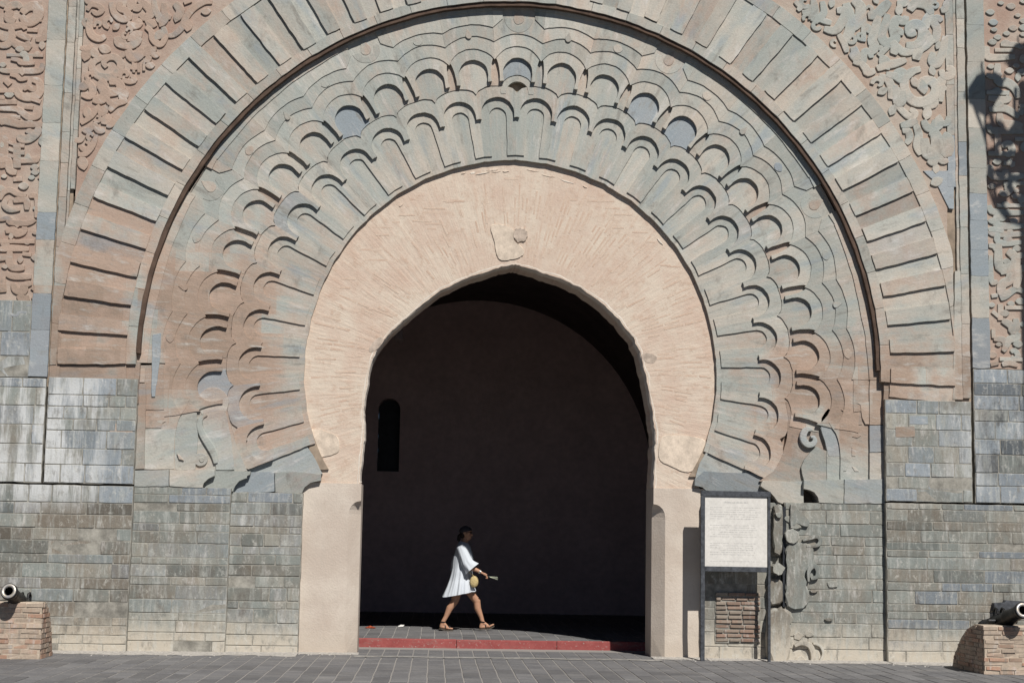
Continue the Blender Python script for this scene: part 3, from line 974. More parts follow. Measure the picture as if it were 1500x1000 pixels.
# whitened lip of the intrados
lip_in = OPEN_R
lip_out = []
for i, (x, z) in enumerate(OPEN_R):
    d = 0.035+0.04*mnoise.noise(Vector((x*4, z*4, 3)))
    dx, dz = x-CX, z-3.2
    l = math.hypot(dx, dz)
    lip_out.append((x+dx/l*d, z+dz/l*d))
V = []; F = []
for i in range(len(lip_in)):
    (x0, z0), (x1, z1) = lip_in[i], lip_out[i]
    V += [(x0-(x0-CX)*0.012, 0.50, z0-(z0-3.2)*0.010), (x0-(x0-CX)*0.004, 0.37, z0-(z0-3.2)*0.004), (x0+(x1-x0)*.5, 0.3538, z0+(z1-z0)*.5), (x1, 0.3555, z1)]
for i in range(len(lip_in)-1):
    for k in range(3):
        F.append((i*4+k, i*4+k+1, i*4+k+5, i*4+k+4))
link('whitened_lip', mesh('whitened_lip', V, F), M['white_edge'], inf)
rk = random.Random(8)
for q in range(14):
    a_ = R(rk.choice([rk.uniform(-17, -5), rk.uniform(-8, 24), rk.uniform(-48, 50)]))
    x, z = pol(rk.uniform(2.72, 2.79), a_)
    w_ = rk.uniform(0.03, 0.12); h_ = rk.uniform(0.008, 0.02)
    ca, sa = math.cos(-a_), math.sin(-a_)
    P = [(x+ca*u-sa*v, z+sa*u+ca*v) for u, v in [(-w_, -h_*.3), (-w_*.4, -h_), (w_*.3, -h_*.7), (w_, -h_*.2), (w_*.6, h_*.6), (-w_*.2, h_), (-w_*.8, h_*.5)]]
    prism('plaster_crumb', P, 0.343+rk.uniform(0, .008), 0.365, M['white_edge'] if rk.random() < .3 else M['brick'], inf, bev=0.004)
def smooth_blob(pts, Y):
    q = pts+[pts[0], pts[1], pts[2]]
    c = catmull(q, 5)
    n = len(pts)*5
    return PW(c[5:5+n], Y)
prism('plaster_patch', smooth_blob([(719,331),(733,329),(748,333),(754,342),(752,352),(765,362),(768,370),(762,376),(744,381),(731,380),(726,366),(724,350)], 0.335), 0.339, 0.365, M['patch'], inf, bev=0.01)
prism('plaster_patch', smooth_blob([(453,632),(465,628),(478,632),(494,640),(497,656),(492,664),(475,668),(463,671),(456,655)], 0.335), 0.342, 0.365, M['patch'], inf, bev=0.01)
prism('plaster_patch', smooth_blob([(968,642),(985,637),(1010,638),(1033,645),(1030,665),(1020,688),(1000,690),(978,680),(966,672)], 0.335), 0.342, 0.365, M['patch'], inf, bev=0.01)
prism('mortar_lump', smooth_blob([(752,338),(764,333),(773,340),(772,350),(764,355),(754,352)], 0.325), 0.333, 0.365, M['grey_stain'], inf, bev=0.02)
prism('mortar_lump', smooth_blob([(549,498),(557,494),(562,498),(556,508),(545,516),(541,511)], 0.345), 0.352, 0.365, M['grey_stain'], inf, bev=0.002)
prism('mortar_lump', smooth_blob([(940,520),(950,517),(962,522),(960,530),(952,532),(944,528)], 0.345), 0.352, 0.365, M['grey_stain'], inf, bev=0.002)

# --- jambs -------------------------------------------------------------
def jamb(xo, xi, ztop, zs):
    """plastered pier from xo (outer) to xi (edge of the opening) with a stopped chamfer below zs"""
    s = 1 if xi > xo else -1
    V = []; F = []
    levels = [-0.05, 0.3, 0.6, 0.85, 0.88, 1.2, 1.6, zs-0.25, zs-0.18, zs-0.12, zs-0.07, zs-0.03, zs-0.01, zs, zs+0.004, zs+0.1, ztop]
    for i, z in enumerate(levels):
        if z <= zs-0.18: w = 0.165
        elif z < zs: w = 0.165*math.sqrt(max(0, 1-((z-(zs-0.18))/0.18)**2))
        else: w = 0.001
        j = 0.006*mnoise.noise(Vector((z*3, xo, 0)))
        flare = 0.02 if z < 0.3 else 0.0
        V += [(xo-s*flare, 0.47, z), (xo-s*flare, 0.335+j-flare, z), (xi-s*w, 0.335+j-flare, z), (xi+s*0.0, 0.335+w*0.95, z), (xi, 1.05, z)]
    n = 5
    for i in range(len(levels)-1):
        for k in range(n-1):
            a_ = i*n+k
            F.append((a_, a_+1, a_+n+1, a_+n) if s > 0 else (a_, a_+n, a_+n+1, a_+1))
    F.append(tuple((len(levels)-1)*n+k for k in range(n)))
    return link('jamb', mesh('jamb', V, F), M['plaster'], gate)
jl = jamb(W(438, 850, 0.335)[0], W(525.5, 850, 0.335)[0], W(480, 707, 0.335)[1], W(515, 733, 0.335)[1])
jr = jamb(W(1034, 850, 0.335)[0], W(956.5, 850, 0.335)[0], W(990, 715, 0.335)[1], W(965, 738, 0.335)[1])

# --- passage -----------------------------------------------------------
psg = empty('passage', (0, 1.05, 0), gate)
PY0, PY1 = 1.05, 9.9
RV, ZV = 3.5, 2.78
prof = [(-3.42, 0.0), (-3.42, ZV)] + [(-0.05+RV*math.cos(math.pi-math.pi*i/40)*0.985, ZV+RV*math.sin(math.pi*i/40)) for i in range(1, 40)] + [(3.38, ZV), (3.38, 0.0)]
V = []; F = []
ys = [0.0, 2.2, 4.4, 6.6, PY1-PY0]
for y in ys:
    V += [(x, y, z) for x, z in prof]
n = len(prof)
for i in range(len(ys)-1):
    for k in range(n-1):
        F.append((i*n+k, i*n+k+1, (i+1)*n+k+1, (i+1)*n+k))
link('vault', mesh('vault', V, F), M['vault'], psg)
def slab(nm, x0, x1, y0, y1, z0, z1, mat, par):
    b = MB(); b.box(x0, x1, y0, y1, z0, z1); return b.build(nm, mat, par)
bwall = [(-3.7, -0.1), (3.7, -0.1), (3.7, 6.6), (-3.7, 6.6)]
wx, wz0 = W(568, 690, PY1); _, wz1 = W(568, 583, PY1)
hw_ = 0.215
win = [(wx-hw_, wz0), (wx+hw_, wz0)] + arc(wx, wz1-hw_, hw_, 0, math.pi, 12)
win = dedupe(win)
# back wall with the window opening cut through
me = flat_prism('back_wall', [bwall, win], PY1-PY0, PY1-PY0+0.35)
link('back_wall', me, M['inner'], psg)
wdw = prism('slit_window', [(x, z) for x, z in win], PY1-PY0+0.30, PY1-PY0+0.36, M['dark_iron'], psg, bev=0)
# roof behind the parapet and closing walls so that only the arch lets light in
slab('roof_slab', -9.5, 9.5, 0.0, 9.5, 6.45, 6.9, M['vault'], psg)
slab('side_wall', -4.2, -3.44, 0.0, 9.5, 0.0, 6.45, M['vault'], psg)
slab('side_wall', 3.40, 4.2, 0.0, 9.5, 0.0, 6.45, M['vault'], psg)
bx, bz = W(584, 492, 1.3)
slab('beam_end', bx-0.06, bx+0.06, 0.0, 0.35, bz-0.07, bz+0.07, M['vault'], psg)

# --- coursed stone walls -------------------------------------------------
def stone_box(x0, x1, z0, z1, y, rnd):
    """one worn block: uneven outline, rounded arris, face a little in or out"""
    d = rnd.uniform(-0.004, 0.003)
    if rnd.random() < 0.10: d += rnd.uniform(0.004, 0.010)
    w, h = x1-x0, z1-z0
    nx = max(1, min(4, int(w/0.13)))
    per = [(x0+w*i/nx, z0) for i in range(nx)] + [(x1, z0), (x1, z0+h*.5)] + [(x1-w*i/nx, z1) for i in range(nx)] + [(x0, z1), (x0, z0+h*.5)]
    n = len(per)
    cx, cz = (x0+x1)/2, (z0+z1)/2
    out = []
    for (px_, pz_) in per:
        corner = (px_ in (x0, x1)) and (pz_ in (z0, z1))
        k = rnd.uniform(0.0, 0.0045) + (rnd.uniform(0, 0.006) if corner else 0)
        sx_ = 1 if px_ < cx-1e-6 else (-1 if px_ > cx+1e-6 else 0)
        sz_ = 1 if pz_ < cz-1e-6 else (-1 if pz_ > cz+1e-6 else 0)
        on_x = px_ in (x0, x1); on_z = pz_ in (z0, z1)
        out.append((px_+(sx_*k if on_x else 0), pz_+(sz_*k*0.7 if on_z else 0)))
    tilt = rnd.uniform(-0.004, 0.004)
    v = [(px_, y+0.03, pz_) for px_, pz_ in out] + [(px_, y+0.003, pz_) for px_, pz_ in out]
    i_ = 0.007
    for (px_, pz_) in out:
        fx = px_+(i_ if px_ < cx-w*.4 else (-i_ if px_ > cx+w*.4 else 0))
        fz = pz_+(i_*.8 if pz_ < cz-h*.3 else (-i_*.8 if pz_ > cz+h*.3 else 0))
        v.append((fx, y-0.003+d+tilt*(fx-cx)/max(w, .1)+rnd.uniform(-.0015, .0015), fz))
    F = [tuple(range(2*n, 3*n))]
    for a_ in (0, n):
        for k in range(n):
            F.append((a_+k, a_+(k+1) % n, a_+n+(k+1) % n, a_+n+k))
    return v, F

def coursed(X0, X1, Z0, Z1, Y, rowh, wid, colf, seed, gap=0.007, ledge=None):
    gap = 0.0055
    rnd = random.Random(seed)
    pan = prism('wall_panel', [(X0, Z0), (X1, Z0), (X1, Z1), (X0, Z1)], Y+0.004, 0.5, M['mortar'], gate, bev=0)
    z = Z0
    while z < Z1-0.02:
        h = rnd.uniform(*rowh)
        if Z1-(z+h) < rowh[0]*0.7: h = Z1-z
        x = X0-rnd.uniform(0, wid[0]*0.5)
        first = True
        while x < X1-0.01:
            w = rnd.uniform(*wid)*(1.5 if rnd.random() < 0.15 else 1.0)
            if X1-(x+w) < wid[0]*0.5: w = X1-x
            xa, xb = max(x, X0)+gap*0.5, min(x+w, X1)-gap*0.5
            if xb-xa > 0.03:
                v, F = stone_box(xa, xb, z+gap*0.5, z+h-gap*0.5, Y, rnd)
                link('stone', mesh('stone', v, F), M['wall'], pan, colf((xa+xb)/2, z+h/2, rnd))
            x += w
        z += h
    return pan
def c_low(x, z, r):
    b = r.choice([0, 0, 0, .15, .3, .55]) if z < 1.9 else r.choice([.2, .5, .8, .9])
    s = r.choice([.1, .25, .5, .75, 1.0]) if z < 1.9 else r.choice([0, 0, .2])
    return (s, b, r.choice([.62, .78, .9, 1.0, 1.05, 1.12]))
def c_blue(x, z, r):
    return (r.choice([0, 0, .1, .25]), r.choice([.2, .45, .65, .85]), r.uniform(.9, 1.2))
def c_mid(x, z, r):
    if z > 1.95: return (r.choice([0, .15]), r.choice([.2, .5, .85]), r.uniform(.85, 1.05))
    return (r.choice([0, 0, .1, .3, .45]), r.choice([0, 0, .1, .3, .5]), r.choice([.72, .85, .95, 1.02, 1.08]))
def c_right(x, z, r):
    d = r.random()
    if d < .18: return (0, .9, .78)
    return (r.choice([0, .1, .3, .5]), r.choice([0, .1, .4]), r.choice([.72, .88, 1.0, 1.1]))

ZLl = W(120, 709)[1]; ZUl = W(120, 553)[1]; ZLr = W(1360, 736)[1]; ZUr = W(1360, 576)[1]
XLL = W(190, 830)[0]; XFL = -6.20; XFR = 6.43; XRR = W(1299, 850)[0]
coursed(-8.2, XLL, 0.0, ZLl-0.012, 0.0, (0.09, 0.20), (0.2, 0.72), c_low, 21)
coursed(XFL+0.012, XLL-0.004, ZLl+0.012, ZUl, -0.004, (0.15, 0.25), (0.22, 0.62), c_blue, 22)
coursed(-8.2, XFL-0.018, ZLl+0.012, W(30, 553)[1], 0.0, (0.16, 0.26), (0.24, 0.60), c_blue, 23)
coursed(XRR+0.002, 8.2, 0.0, ZLr-0.012, 0.0, (0.09, 0.19), (0.24, 0.85), c_right, 24)
coursed(XRR+0.004, XFR-0.02, ZLr+0.012, ZUr-0.10, -0.004, (0.14, 0.23), (0.24, 0.60), c_blue, 25)
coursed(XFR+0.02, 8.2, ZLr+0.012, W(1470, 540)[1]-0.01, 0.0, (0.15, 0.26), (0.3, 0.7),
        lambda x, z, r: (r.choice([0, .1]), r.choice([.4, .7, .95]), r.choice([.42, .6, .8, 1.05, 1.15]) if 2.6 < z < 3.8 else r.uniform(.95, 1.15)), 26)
XM0 = W(189, 830, .1)[0]; XM1 = W(334, 830, .1)[0]
coursed(XM0-0.06, XM1, 0.0, W(260, 713, .1)[1], 0.10, (0.09, 0.19), (0.25, 0.8), c_mid, 27)
coursed(XM1-0.02, W(439, 830, .2)[0]+0.01, 0.0, W(390, 721, .2)[1], 0.21, (0.09, 0.19), (0.2, 0.7), c_mid, 28)
XN0 = W(1150, 850, .1)[0]; XN1 = W(1299, 850, .1)[0]
coursed(XN0, XN1+0.05, 0.0, W(1240, 737, .1)[1], 0.10, (0.12, 0.20), (0.3, 0.85), lambda x, z, r: (r.choice([0, .1, .3]), r.choice([0, .1, .25]), r.uniform(.85, 1.08)), 29)
coursed(W(1030, 850, .21)[0], XN0-0.01, 0.0, W(1100, 735, .21)[1], 0.21, (0.12, 0.22), (0.25, 0.6), lambda x, z, r: (r.choice([.1, .4, .6]), r.choice([0, .1]), r.uniform(.7, .95)), 30)
# gaps between ring end and the upper blue panels; flat stones beside the ring foot
def flat(nm, pts, Y, col, par, mat=None, y1=0.2, bev=0.005):
    return prism(nm, PW(pts, Y), Y, y1, mat or M['stone'], par, col, bev, 0.001)
side_l = empty('frame_border', (0, 0, 0), gate)
# carved remnants on the upper panels
fr = empty('carved_remnant', (0, 0, 0), gate)
flat('remnant_block', [(98,589),(109,589),(121,578),(147,578),(152,586),(156,603),(98,603)], 0.012, (0.25, .2, .78), fr)
flat('remnant_block', [(160,620),(194,620),(194,635),(160,634)], -0.006, (0.35, 0, 1.0), fr)
flat('remnant_block', [(1310,598),(1343,599),(1349,607),(1331,609),(1331,623),(1339,623),(1339,640),(1310,640)], 0.010, (0.3, .1, .8), fr)
flat('remnant_block', [(1332,609),(1359,609),(1359,621),(1332,621)], -0.012, (0.0, .9, 1.05), fr)
flat('remnant_block', [(1312,625),(1340,624),(1340,640),(1312,640)], -0.010, (0.0, .2, .95), fr)

# --- vertical frame bands, spandrels, inscription panels -------------------
def vband(x0, x1, z0, z1, Y, hmin, hmax, s0, b0, par, nm='border_stone', blue_at=()):
    z = z0
    while z < z1-0.01:
        h = random.uniform(hmin, hmax)
        if z1-z-h < hmin*0.6: h = z1-z
        b = b0
        for (q0, q1) in blue_at:
            if q0 < z+h/2 < q1: b = 0.95
        prism(nm, [(x0, z+.001), (x1, z+.001), (x1, z+h-.001), (x0, z+h-.001)], Y+random.uniform(-.0015, .0015), 0.2, M['stone'], par,
              rc(0.15, 0.12, s0 if b < .5 else 0, b, 1.0), 0.004, 0.001)
        z += h
ZT = 10.4
zb = W(40, 440)[1]
vband(-6.46, -6.215, ZUl, ZT, 0.0, 0.35, 0.75, 0.12, 0.15, side_l, blue_at=((5.4, 5.9), (3.7, 5.0), (6.3, 6.8)))
vband(-6.188, -6.085, 3.95, ZT, 0.006, 0.35, 0.75, 0.32, 0.0, side_l)
vband(-6.075, -6.045, 5.6, ZT, 0.018, 0.5, 0.9, 0.4, 0.0, side_l)
vband(-6.038, -5.98, 6.2, ZT, 0.008, 0.4, 0.9, 0.25, 0.12, side_l)
side_r = empty('frame_border', (0, 0, 0), gate)
zbr = W(1470, 540)[1]
vband(6.445, 6.695, zbr, ZT, 0.0, 0.35, 0.75, 0.1, 0.15, side_r, blue_at=((4.2, 4.75), (5.5, 6.6)))
vband(6.30, 6.412, 3.62, ZT, 0.006, 0.35, 0.75, 0.15, 0.15, side_r, blue_at=((6.8, 7.3),))
vband(6.255, 6.29, 5.2, ZT, 0.018, 0.5, 0.9, 0.25, 0.05, side_r)
vband(6.14, 6.248, 6.6, ZT, 0.008, 0.4, 0.9, 0.12, 0.25, side_r, blue_at=((6.6, 7.0),))
# plain stones between ring end and frame
prism('frame_infill', [(-6.19, 3.62), (-6.06, 3.62), (-6.06, 4.6), (-6.10, 5.4), (-6.19, 5.4)], 0.012, 0.2, M['stone'], side_l, (0.2, .1, .95), 0.003)
prism('frame_infill', [(6.16, 3.60), (6.30, 3.60), (6.30, 5.4), (6.22, 5.4)], 0.012, 0.2, M['stone'], side_r, (0.0, .1, 1.1), 0.003)
bl = W(1375, 245); prism('frame_infill', PW([(1352,250),(1397,250),(1397,306),(1390,306),(1372,268)], 0.012), 0.010, 0.1, M['stone'], side_r, (0, .9, 1.1), 0.003)
prism('frame_bed', [(-6.6, 3.5), (-6.0, 3.5), (-6.0, ZT), (-6.6, ZT)], 0.055, 0.47, M['backing'], side_l, bev=0)
prism('frame_bed', [(6.05, 3.5), (6.75, 3.5), (6.75, ZT), (6.05, ZT)], 0.055, 0.47, M['backing'], side_r, bev=0)
# wide backing so that nothing is open behind the panels' edges
prism('ring_flank', [(-6.2, 3.3), (-5.0, 3.3), (-5.0, 3.85), (-6.2, 3.85)], 0.045, 0.47, M['stone'], side_l, (0.5, 0, .8), 0)
prism('ring_flank', [(5.2, 3.3), (6.4, 3.3), (6.4, 3.85), (5.2, 3.85)], 0.045, 0.47, M['stone'], side_r, (0.2, .2, .9), 0)

def spandrel(side):
    xe = -5.975 if side < 0 else 6.135
    P = []
    a0 = math.asin(min(1, abs(xe-CX)/R_B))
    a1 = math.acos((ZT-0.001-CZ)/6.6) if (ZT-CZ) < 6.6 else 0.05
    for i in range(31):
        a_ = a0+(R(8)-a0)*i/30
        P.append(pol(R_B-0.01, side*a_))
    P += [(CX+side*0.9, ZT), (xe, ZT)]
    return prism('spandrel_panel', P, 0.027, 0.47, M['red'] if side < 0 else M['pale_red'], gate, bev=0)
spl = spandrel(-1); spr = spandrel(1)
STR = []
def stroke(pts, w, par, col, Y=0.004, nm='scroll', sub=4, y1=0.055):
    pp = []
    n = len(pts)
    for i, p in enumerate(pts):
        ww = p[2] if len(p) > 2 else w
        x, z = W(p[0], p[1], 0.02)
        pp.append((x, z, ww*U))
    STR.append(([(p[0], p[1]) for p in pts], w))
    if len(pp) > 2:
        pp = catmull(pp, sub)
        n = len(pp)
        pp = [(x, z, q*(1.28 if nm == 'letter' else 1.28)*(0.5+0.62*math.sin(math.pi*min(1, max(0, (i+0.6)/n)))**0.6)) for i, (x, z, q) in enumerate(pp)]
    return ribbon(nm, pp, Y+random.uniform(-.002, .002), y1, M['stone'], par, col, 0.0005, sub, smooth=False)
def spiral(cx, cy, r0, r1, a0, turns, w, n=14):
    return [(cx+(r0+(r1-r0)*i/n)*math.cos(R(a0)+2*math.pi*turns*i/n), cy+(r0+(r1-r0)*i/n)*math.sin(R(a0)+2*math.pi*turns*i/n), w*(1-0.45*i/n)) for i in range(n+1)]
def leafs(cx, cy, l, w, ang):
    c, s = math.cos(R(ang)), math.sin(R(ang))
    return [(cx-c*l*.5, cy-s*l*.5, 1.0), (cx-c*l*.3, cy-s*l*.3, w*.8), (cx, cy, w), (cx+c*l*.25, cy+s*l*.25, w*.85), (cx+c*l*.42, cy+s*l*.42, w*.45), (cx+c*l*.5, cy+s*l*.5, 0.8)]
K37 = 1/3.745
def S(ptsc, ox=0, oy=0, k=K37): return [(ox+p[0]*k, oy+p[1]*k)+tuple(p[2:]) for p in ptsc]
cL = lambda: (random.uniform(.6, 1.0), random.uniform(0, .1), random.uniform(.95, 1.05))
cR = lambda: (random.uniform(0, .18), random.uniform(.05, .3), random.uniform(.95, 1.08))
# left spandrel
left_strokes = [
 (S([(625,310),(560,320),(512,345),(508,385),(545,420),(600,425),(650,395),(662,350),(635,318),(595,318),(570,345),(585,372)]), 8),
 (S([(480,60),(500,30),(540,35),(560,60),(530,78),(505,60)]), 6),
 (S([(500,90),(490,150),(505,195),(545,215),(580,200)]), 8), (S([(440,265),(470,270),(495,262),(490,245)]), 6),
 (S([(610,15),(625,70),(665,105),(705,98),(690,60),(655,50),(660,15)]), 8), (S([(700,130),(735,145),(765,130),(750,110)]), 8),
 (S([(760,0),(800,30),(830,70),(800,100),(770,80)]), 9), (S([(845,0),(850,50),(875,100),(860,120)]), 7),
 (S([(650,250),(700,255),(735,245),(760,220),(740,190)]), 8), (S([(700,275),(725,315),(765,300),(770,265)]), 11),
 (S([(770,290),(810,300),(840,275),(860,270)]), 6), (S([(800,150),(830,175),(838,215),(870,245),(895,235),(920,190)]), 7),
 (S([(450,520),(490,530),(510,505),(500,470),(470,440)]), 8), (S([(510,545),(550,548),(580,520),(560,480),(535,470)]), 11),
 (S([(590,520),(640,505),(665,485),(645,450),(600,455)]), 9), (S([(670,440),(710,450),(740,440),(720,415)]), 6),
 (S([(730,340),(735,400)]), 4), (S([(760,350),(762,400)]), 4), (S([(790,345),(790,390)]), 4),
 (S([(455,710),(480,720),(515,690),(545,720),(575,715)]), 7), (S([(445,680),(500,640),(530,600),(550,580)]), 6),
 (S([(585,690),(610,688),(650,640),(690,600),(740,540)]), 6), (S([(600,610),(640,570),(700,555)]), 7),
 (S([(430,850),(470,845),(510,800),(530,740)]), 6), (S([(410,770),(440,770),(460,745)]), 6),
 (S([(925,200),(960,190),(1000,150),(1020,100),(1060,50),(1120,15),(1165,15)]), 7), (S([(960,20),(990,60),(970,110)]), 9),
 (S([(895,150),(905,190),(890,250)]), 6), (S([(900,20),(905,80),(940,100)]), 7), (S([(1010,20),(1050,5)]), 6),
 (leafs(176, 62, 22, 12, 35), 8), (leafs(198, 54, 26, 11, -30), 8), (leafs(150, 125, 22, 11, 100), 8), (leafs(128, 165, 18, 9, 80), 8),
 (leafs(240, 30, 24, 9, -60), 8), (leafs(215, 75, 20, 8, -50), 8), (leafs(260, 25, 18, 8, -70), 8),
]
for pts, w in left_strokes: stroke(pts, w, spl, cL())
# right spandrel, crop offset (1100, 0)
def SR(p): return S(p, 1100, 0)
right_strokes = [
 (SR([(930,380),(870,400),(840,450),(850,510),(890,555),(950,560),(1000,530),(1015,480),(985,445),(940,450),(930,480),(955,490)]), 11),
 (SR([(750,80),(730,150),(715,200),(745,240),(790,215),(780,150),(800,110),(840,120),(850,90)]), 11),
 (SR([(850,250),(900,250),(935,220),(940,160),(905,135),(870,150),(870,185),(905,180)]), 11), (SR([(800,250),(830,285),(880,280),(890,250)]), 9),
 (SR([(960,170),(980,210),(1010,215),(1020,160),(1000,120),(1025,100),(1045,120)]), 9), (SR([(1065,200),(1050,290),(1020,350),(990,335),(1000,290)]), 10),
 (SR([(905,330),(920,270),(960,240),(1000,210)]), 12), (SR([(1040,385),(1060,420),(1095,415),(1100,385),(1070,375)]), 9),
 (SR([(640,90),(690,80),(730,40),(760,10)]), 11), (SR([(700,90),(680,160),(660,225),(640,235)]), 10), (SR([(620,90),(615,230)]), 8),
 (SR([(560,0),(600,40),(595,110),(560,160)]), 12), (SR([(520,20),(540,90),(545,160),(510,230)]), 12), (SR([(470,60),(520,65),(500,120),(460,170),(400,160)]), 10),
 (SR([(340,0),(350,60),(345,105),(380,110)]), 9), (SR([(390,10),(400,70),(380,105),(440,130)]), 8), (SR([(240,10),(270,40),(255,60)]), 6), (SR([(280,70),(320,65),(330,30)]), 6),
 (SR([(780,300),(790,260),(770,230)]), 10), (SR([(690,380),(740,360),(790,350),(850,330)]), 9), (SR([(740,410),(790,420),(830,440),(860,415),(910,380)]), 9),
 (SR([(700,420),(750,440),(770,490),(765,545)]), 9), (SR([(790,470),(800,560),(830,555),(835,500)]), 9),
 (SR([(560,340),(610,345),(620,290),(650,290),(660,320)]), 8), (SR([(600,345),(630,380),(640,400),(680,390)]), 9), (SR([(700,310),(750,260)]), 8), (SR([(560,260),(580,320),(545,290)]), 10),
 (SR([(790,570),(840,620),(880,645),(900,620),(870,600)]), 8), (SR([(940,580),(1000,570),(1005,540)]), 10), (SR([(945,660),(965,700),(1000,700),(1010,660)]), 9),
 (SR([(1020,680),(1075,675),(1080,640)]), 7), (SR([(950,760),(960,830),(990,845),(1020,800),(1010,740),(980,720)]), 14), (SR([(1040,820),(1075,835),(1080,770),(1050,740)]), 13),
 (SR([(970,880),(1000,895),(1020,860),(1050,885),(1080,880)]), 8), (SR([(830,720),(860,720),(870,760),(850,790)]), 8), (SR([(820,690),(870,680),(910,660)]), 8),
 (SR([(900,680),(920,740),(910,800),(930,850)]), 9), (SR([(480,190),(510,240),(525,290)]), 7), (SR([(1040,60),(1065,50),(1070,10)]), 8), (SR([(990,70),(960,120),(960,160)]), 10),
 (SR([(870,60),(900,20),(960,30),(990,80)]), 11), (SR([(800,20),(840,20),(860,0)]), 8), (SR([(1040,560),(1050,480),(1060,500)]), 7),
 (leafs(1296, 92, 26, 13, 60), 9), (leafs(1318, 108, 24, 12, -10), 9), (leafs(1280, 70, 24, 11, 110), 9), (leafs(1352, 128, 22, 10, 80), 9), (leafs(1375, 180, 24, 11, 95), 9),
]
for pts, w in right_strokes: stroke(pts, w, spr, cR())

def fill(region, par, colf, size, tries, nm, seed, clear=3.6):
    rnd = random.Random(seed)
    for _ in range(tries):
        x = rnd.uniform(region[0], region[1]); y = rnd.uniform(region[2], region[3])
        X_, Z_ = W(x, y, 0.0)
        if math.hypot(X_-CX, Z_-CZ) < R_B+0.10: continue
        if nm == 'scroll' and not (-5.93 < X_ < 6.09): continue
        ok = True
        for q, w in STR:
            for p in q:
                if math.hypot(p[0]-x, p[1]-y) < clear+w*0.6: ok = False; break
            if not ok: break
        if not ok: continue
        l = rnd.uniform(*size); an = rnd.uniform(0, 180)
        if nm == 'letter': an = rnd.choice([0, 0, 90])
        if rnd.random() < 0.45 and nm == 'scroll':
            stroke(spiral(x, y, l*0.42, l*0.12, an, rnd.choice([-.8, .8]), l*0.32, 8), l*0.4, par, colf(), nm=nm, sub=2)
        else:
            stroke(leafs(x, y, l, l*0.5, an), l*0.4, par, colf(), nm=nm, sub=2)
fill((100, 420, 0, 300), spl, cL, (12, 22), 1600, 'scroll', 1)
fill((1080, 1410, 0, 270), spr, cR, (12, 22), 1600, 'scroll', 2)
# inscription panels (interlaced angular lettering cut in relief)
insl = prism('inscription_panel', [(-8.2, zb-0.35), (-6.462, zb-0.35), (-6.462, ZT), (-8.2, ZT)], 0.027, 0.47, M['red'], gate, bev=0)
insr = prism('inscription_panel', [(6.697, zbr), (8.2, zbr), (8.2, ZT), (6.697, ZT)], 0.027, 0.47, M['red'], gate, bev=0)
def SA(p): return S(p, 0, 0, 0.25)
def SB(p): return S(p, 0, 230, 0.33)
letters_l = [
 (SA([(40,325),(255,328)]),5), (SA([(65,348),(110,356),(125,372),(205,374)]),5), (SA([(0,410),(45,418),(215,418),(248,395),(250,370)]),6),
 (SA([(60,440),(100,448),(120,466),(160,464)]),5), (SA([(95,520),(110,555),(160,572),(215,560),(238,520),(225,480),(190,470)]),9), (SA([(140,530),(165,515),(200,530),(205,505)]),5),
 (SA([(0,535),(85,535)]),6), (SA([(0,575),(30,578)]),5), (SA([(0,640),(95,640),(130,660),(175,690),(225,680),(230,655)]),7), (SA([(145,630),(195,635)]),6),
 (SA([(0,725),(30,712),(100,725),(125,730),(265,732)]),8), (SA([(45,688),(120,690)]),6), (SA([(115,790),(125,815),(175,812),(220,775),(225,745)]),9),
 (SA([(100,840),(100,985)]),11), (SA([(95,855),(145,857)]),6), (SA([(95,898),(145,898)]),6), (SA([(95,940),(205,938),(215,920)]),7), (SA([(20,790),(15,900),(25,985)]),12),
 (SA([(50,835),(80,845)]),5), (SA([(50,875),(82,885)]),5), (SA([(50,912),(85,920)]),5), (SA([(130,80),(165,45),(215,40),(225,90),(190,125),(155,130),(125,95)]),11),
 (SA([(35,70),(60,40),(105,30),(125,50)]),8), (SA([(235,10),(235,130)]),5), (SA([(0,150),(60,160),(130,150),(150,175)]),7), (SA([(75,235),(95,262),(165,280),(160,245)]),8),
 (SA([(0,270),(45,262),(68,220),(66,160)]),8), (SA([(160,178),(222,181)]),6), (SA([(210,235),(260,225),(268,180)]),7), (SA([(0,20),(30,25),(50,5)]),8), (SA([(60,60),(50,110),(90,130)]),9),
 (SA([(0,210),(30,225),(40,190)]),8), (SA([(100,200),(140,215),(185,232)]),7), (SA([(180,330),(182,370)]),6), (SA([(30,470),(60,500)]),8), (SA([(0,600),(100,600)]),7), (SA([(180,580),(240,600)]),6),
 (SB([(0,190),(15,160),(45,147),(80,165),(118,172)]),6), (SB([(30,190),(20,215),(45,235),(90,232)]),6), (SB([(60,195),(115,190),(120,235)]),7), (SB([(130,175),(165,180),(162,270)]),6), (SB([(0,280),(40,272),(45,290),(120,295),(158,280)]),6),
 (SB([(25,330),(60,325),(75,340),(105,330),(110,310)]),8), (SB([(0,375),(155,376)]),6), (SB([(0,410),(45,405),(130,408)]),7), (SB([(45,420),(42,460),(60,490),(110,492)]),8), (SB([(0,450),(30,445)]),9), (SB([(30,520),(65,530),(140,532)]),7),
 (SB([(60,560),(70,590),(105,595),(110,570),(140,560)]),8), (SB([(85,610),(100,630),(130,625)]),8), (SB([(10,540),(15,600)]),9), (SB([(100,430),(140,435)]),6), (SB([(0,20),(35,12),(45,60),(75,70)]),8), (SB([(95,20),(160,15)]),7), (SB([(60,100),(100,98)]),7),
]
for pts, w in letters_l: stroke(pts, w, insl, (random.uniform(.55, 1.0), random.uniform(0, .08), random.uniform(.92, 1.05)), nm='letter')
def SC(p): return S(p, 1400, 300, 0.26)
def SD(p): return S(p, 1380, 60, 0.28)
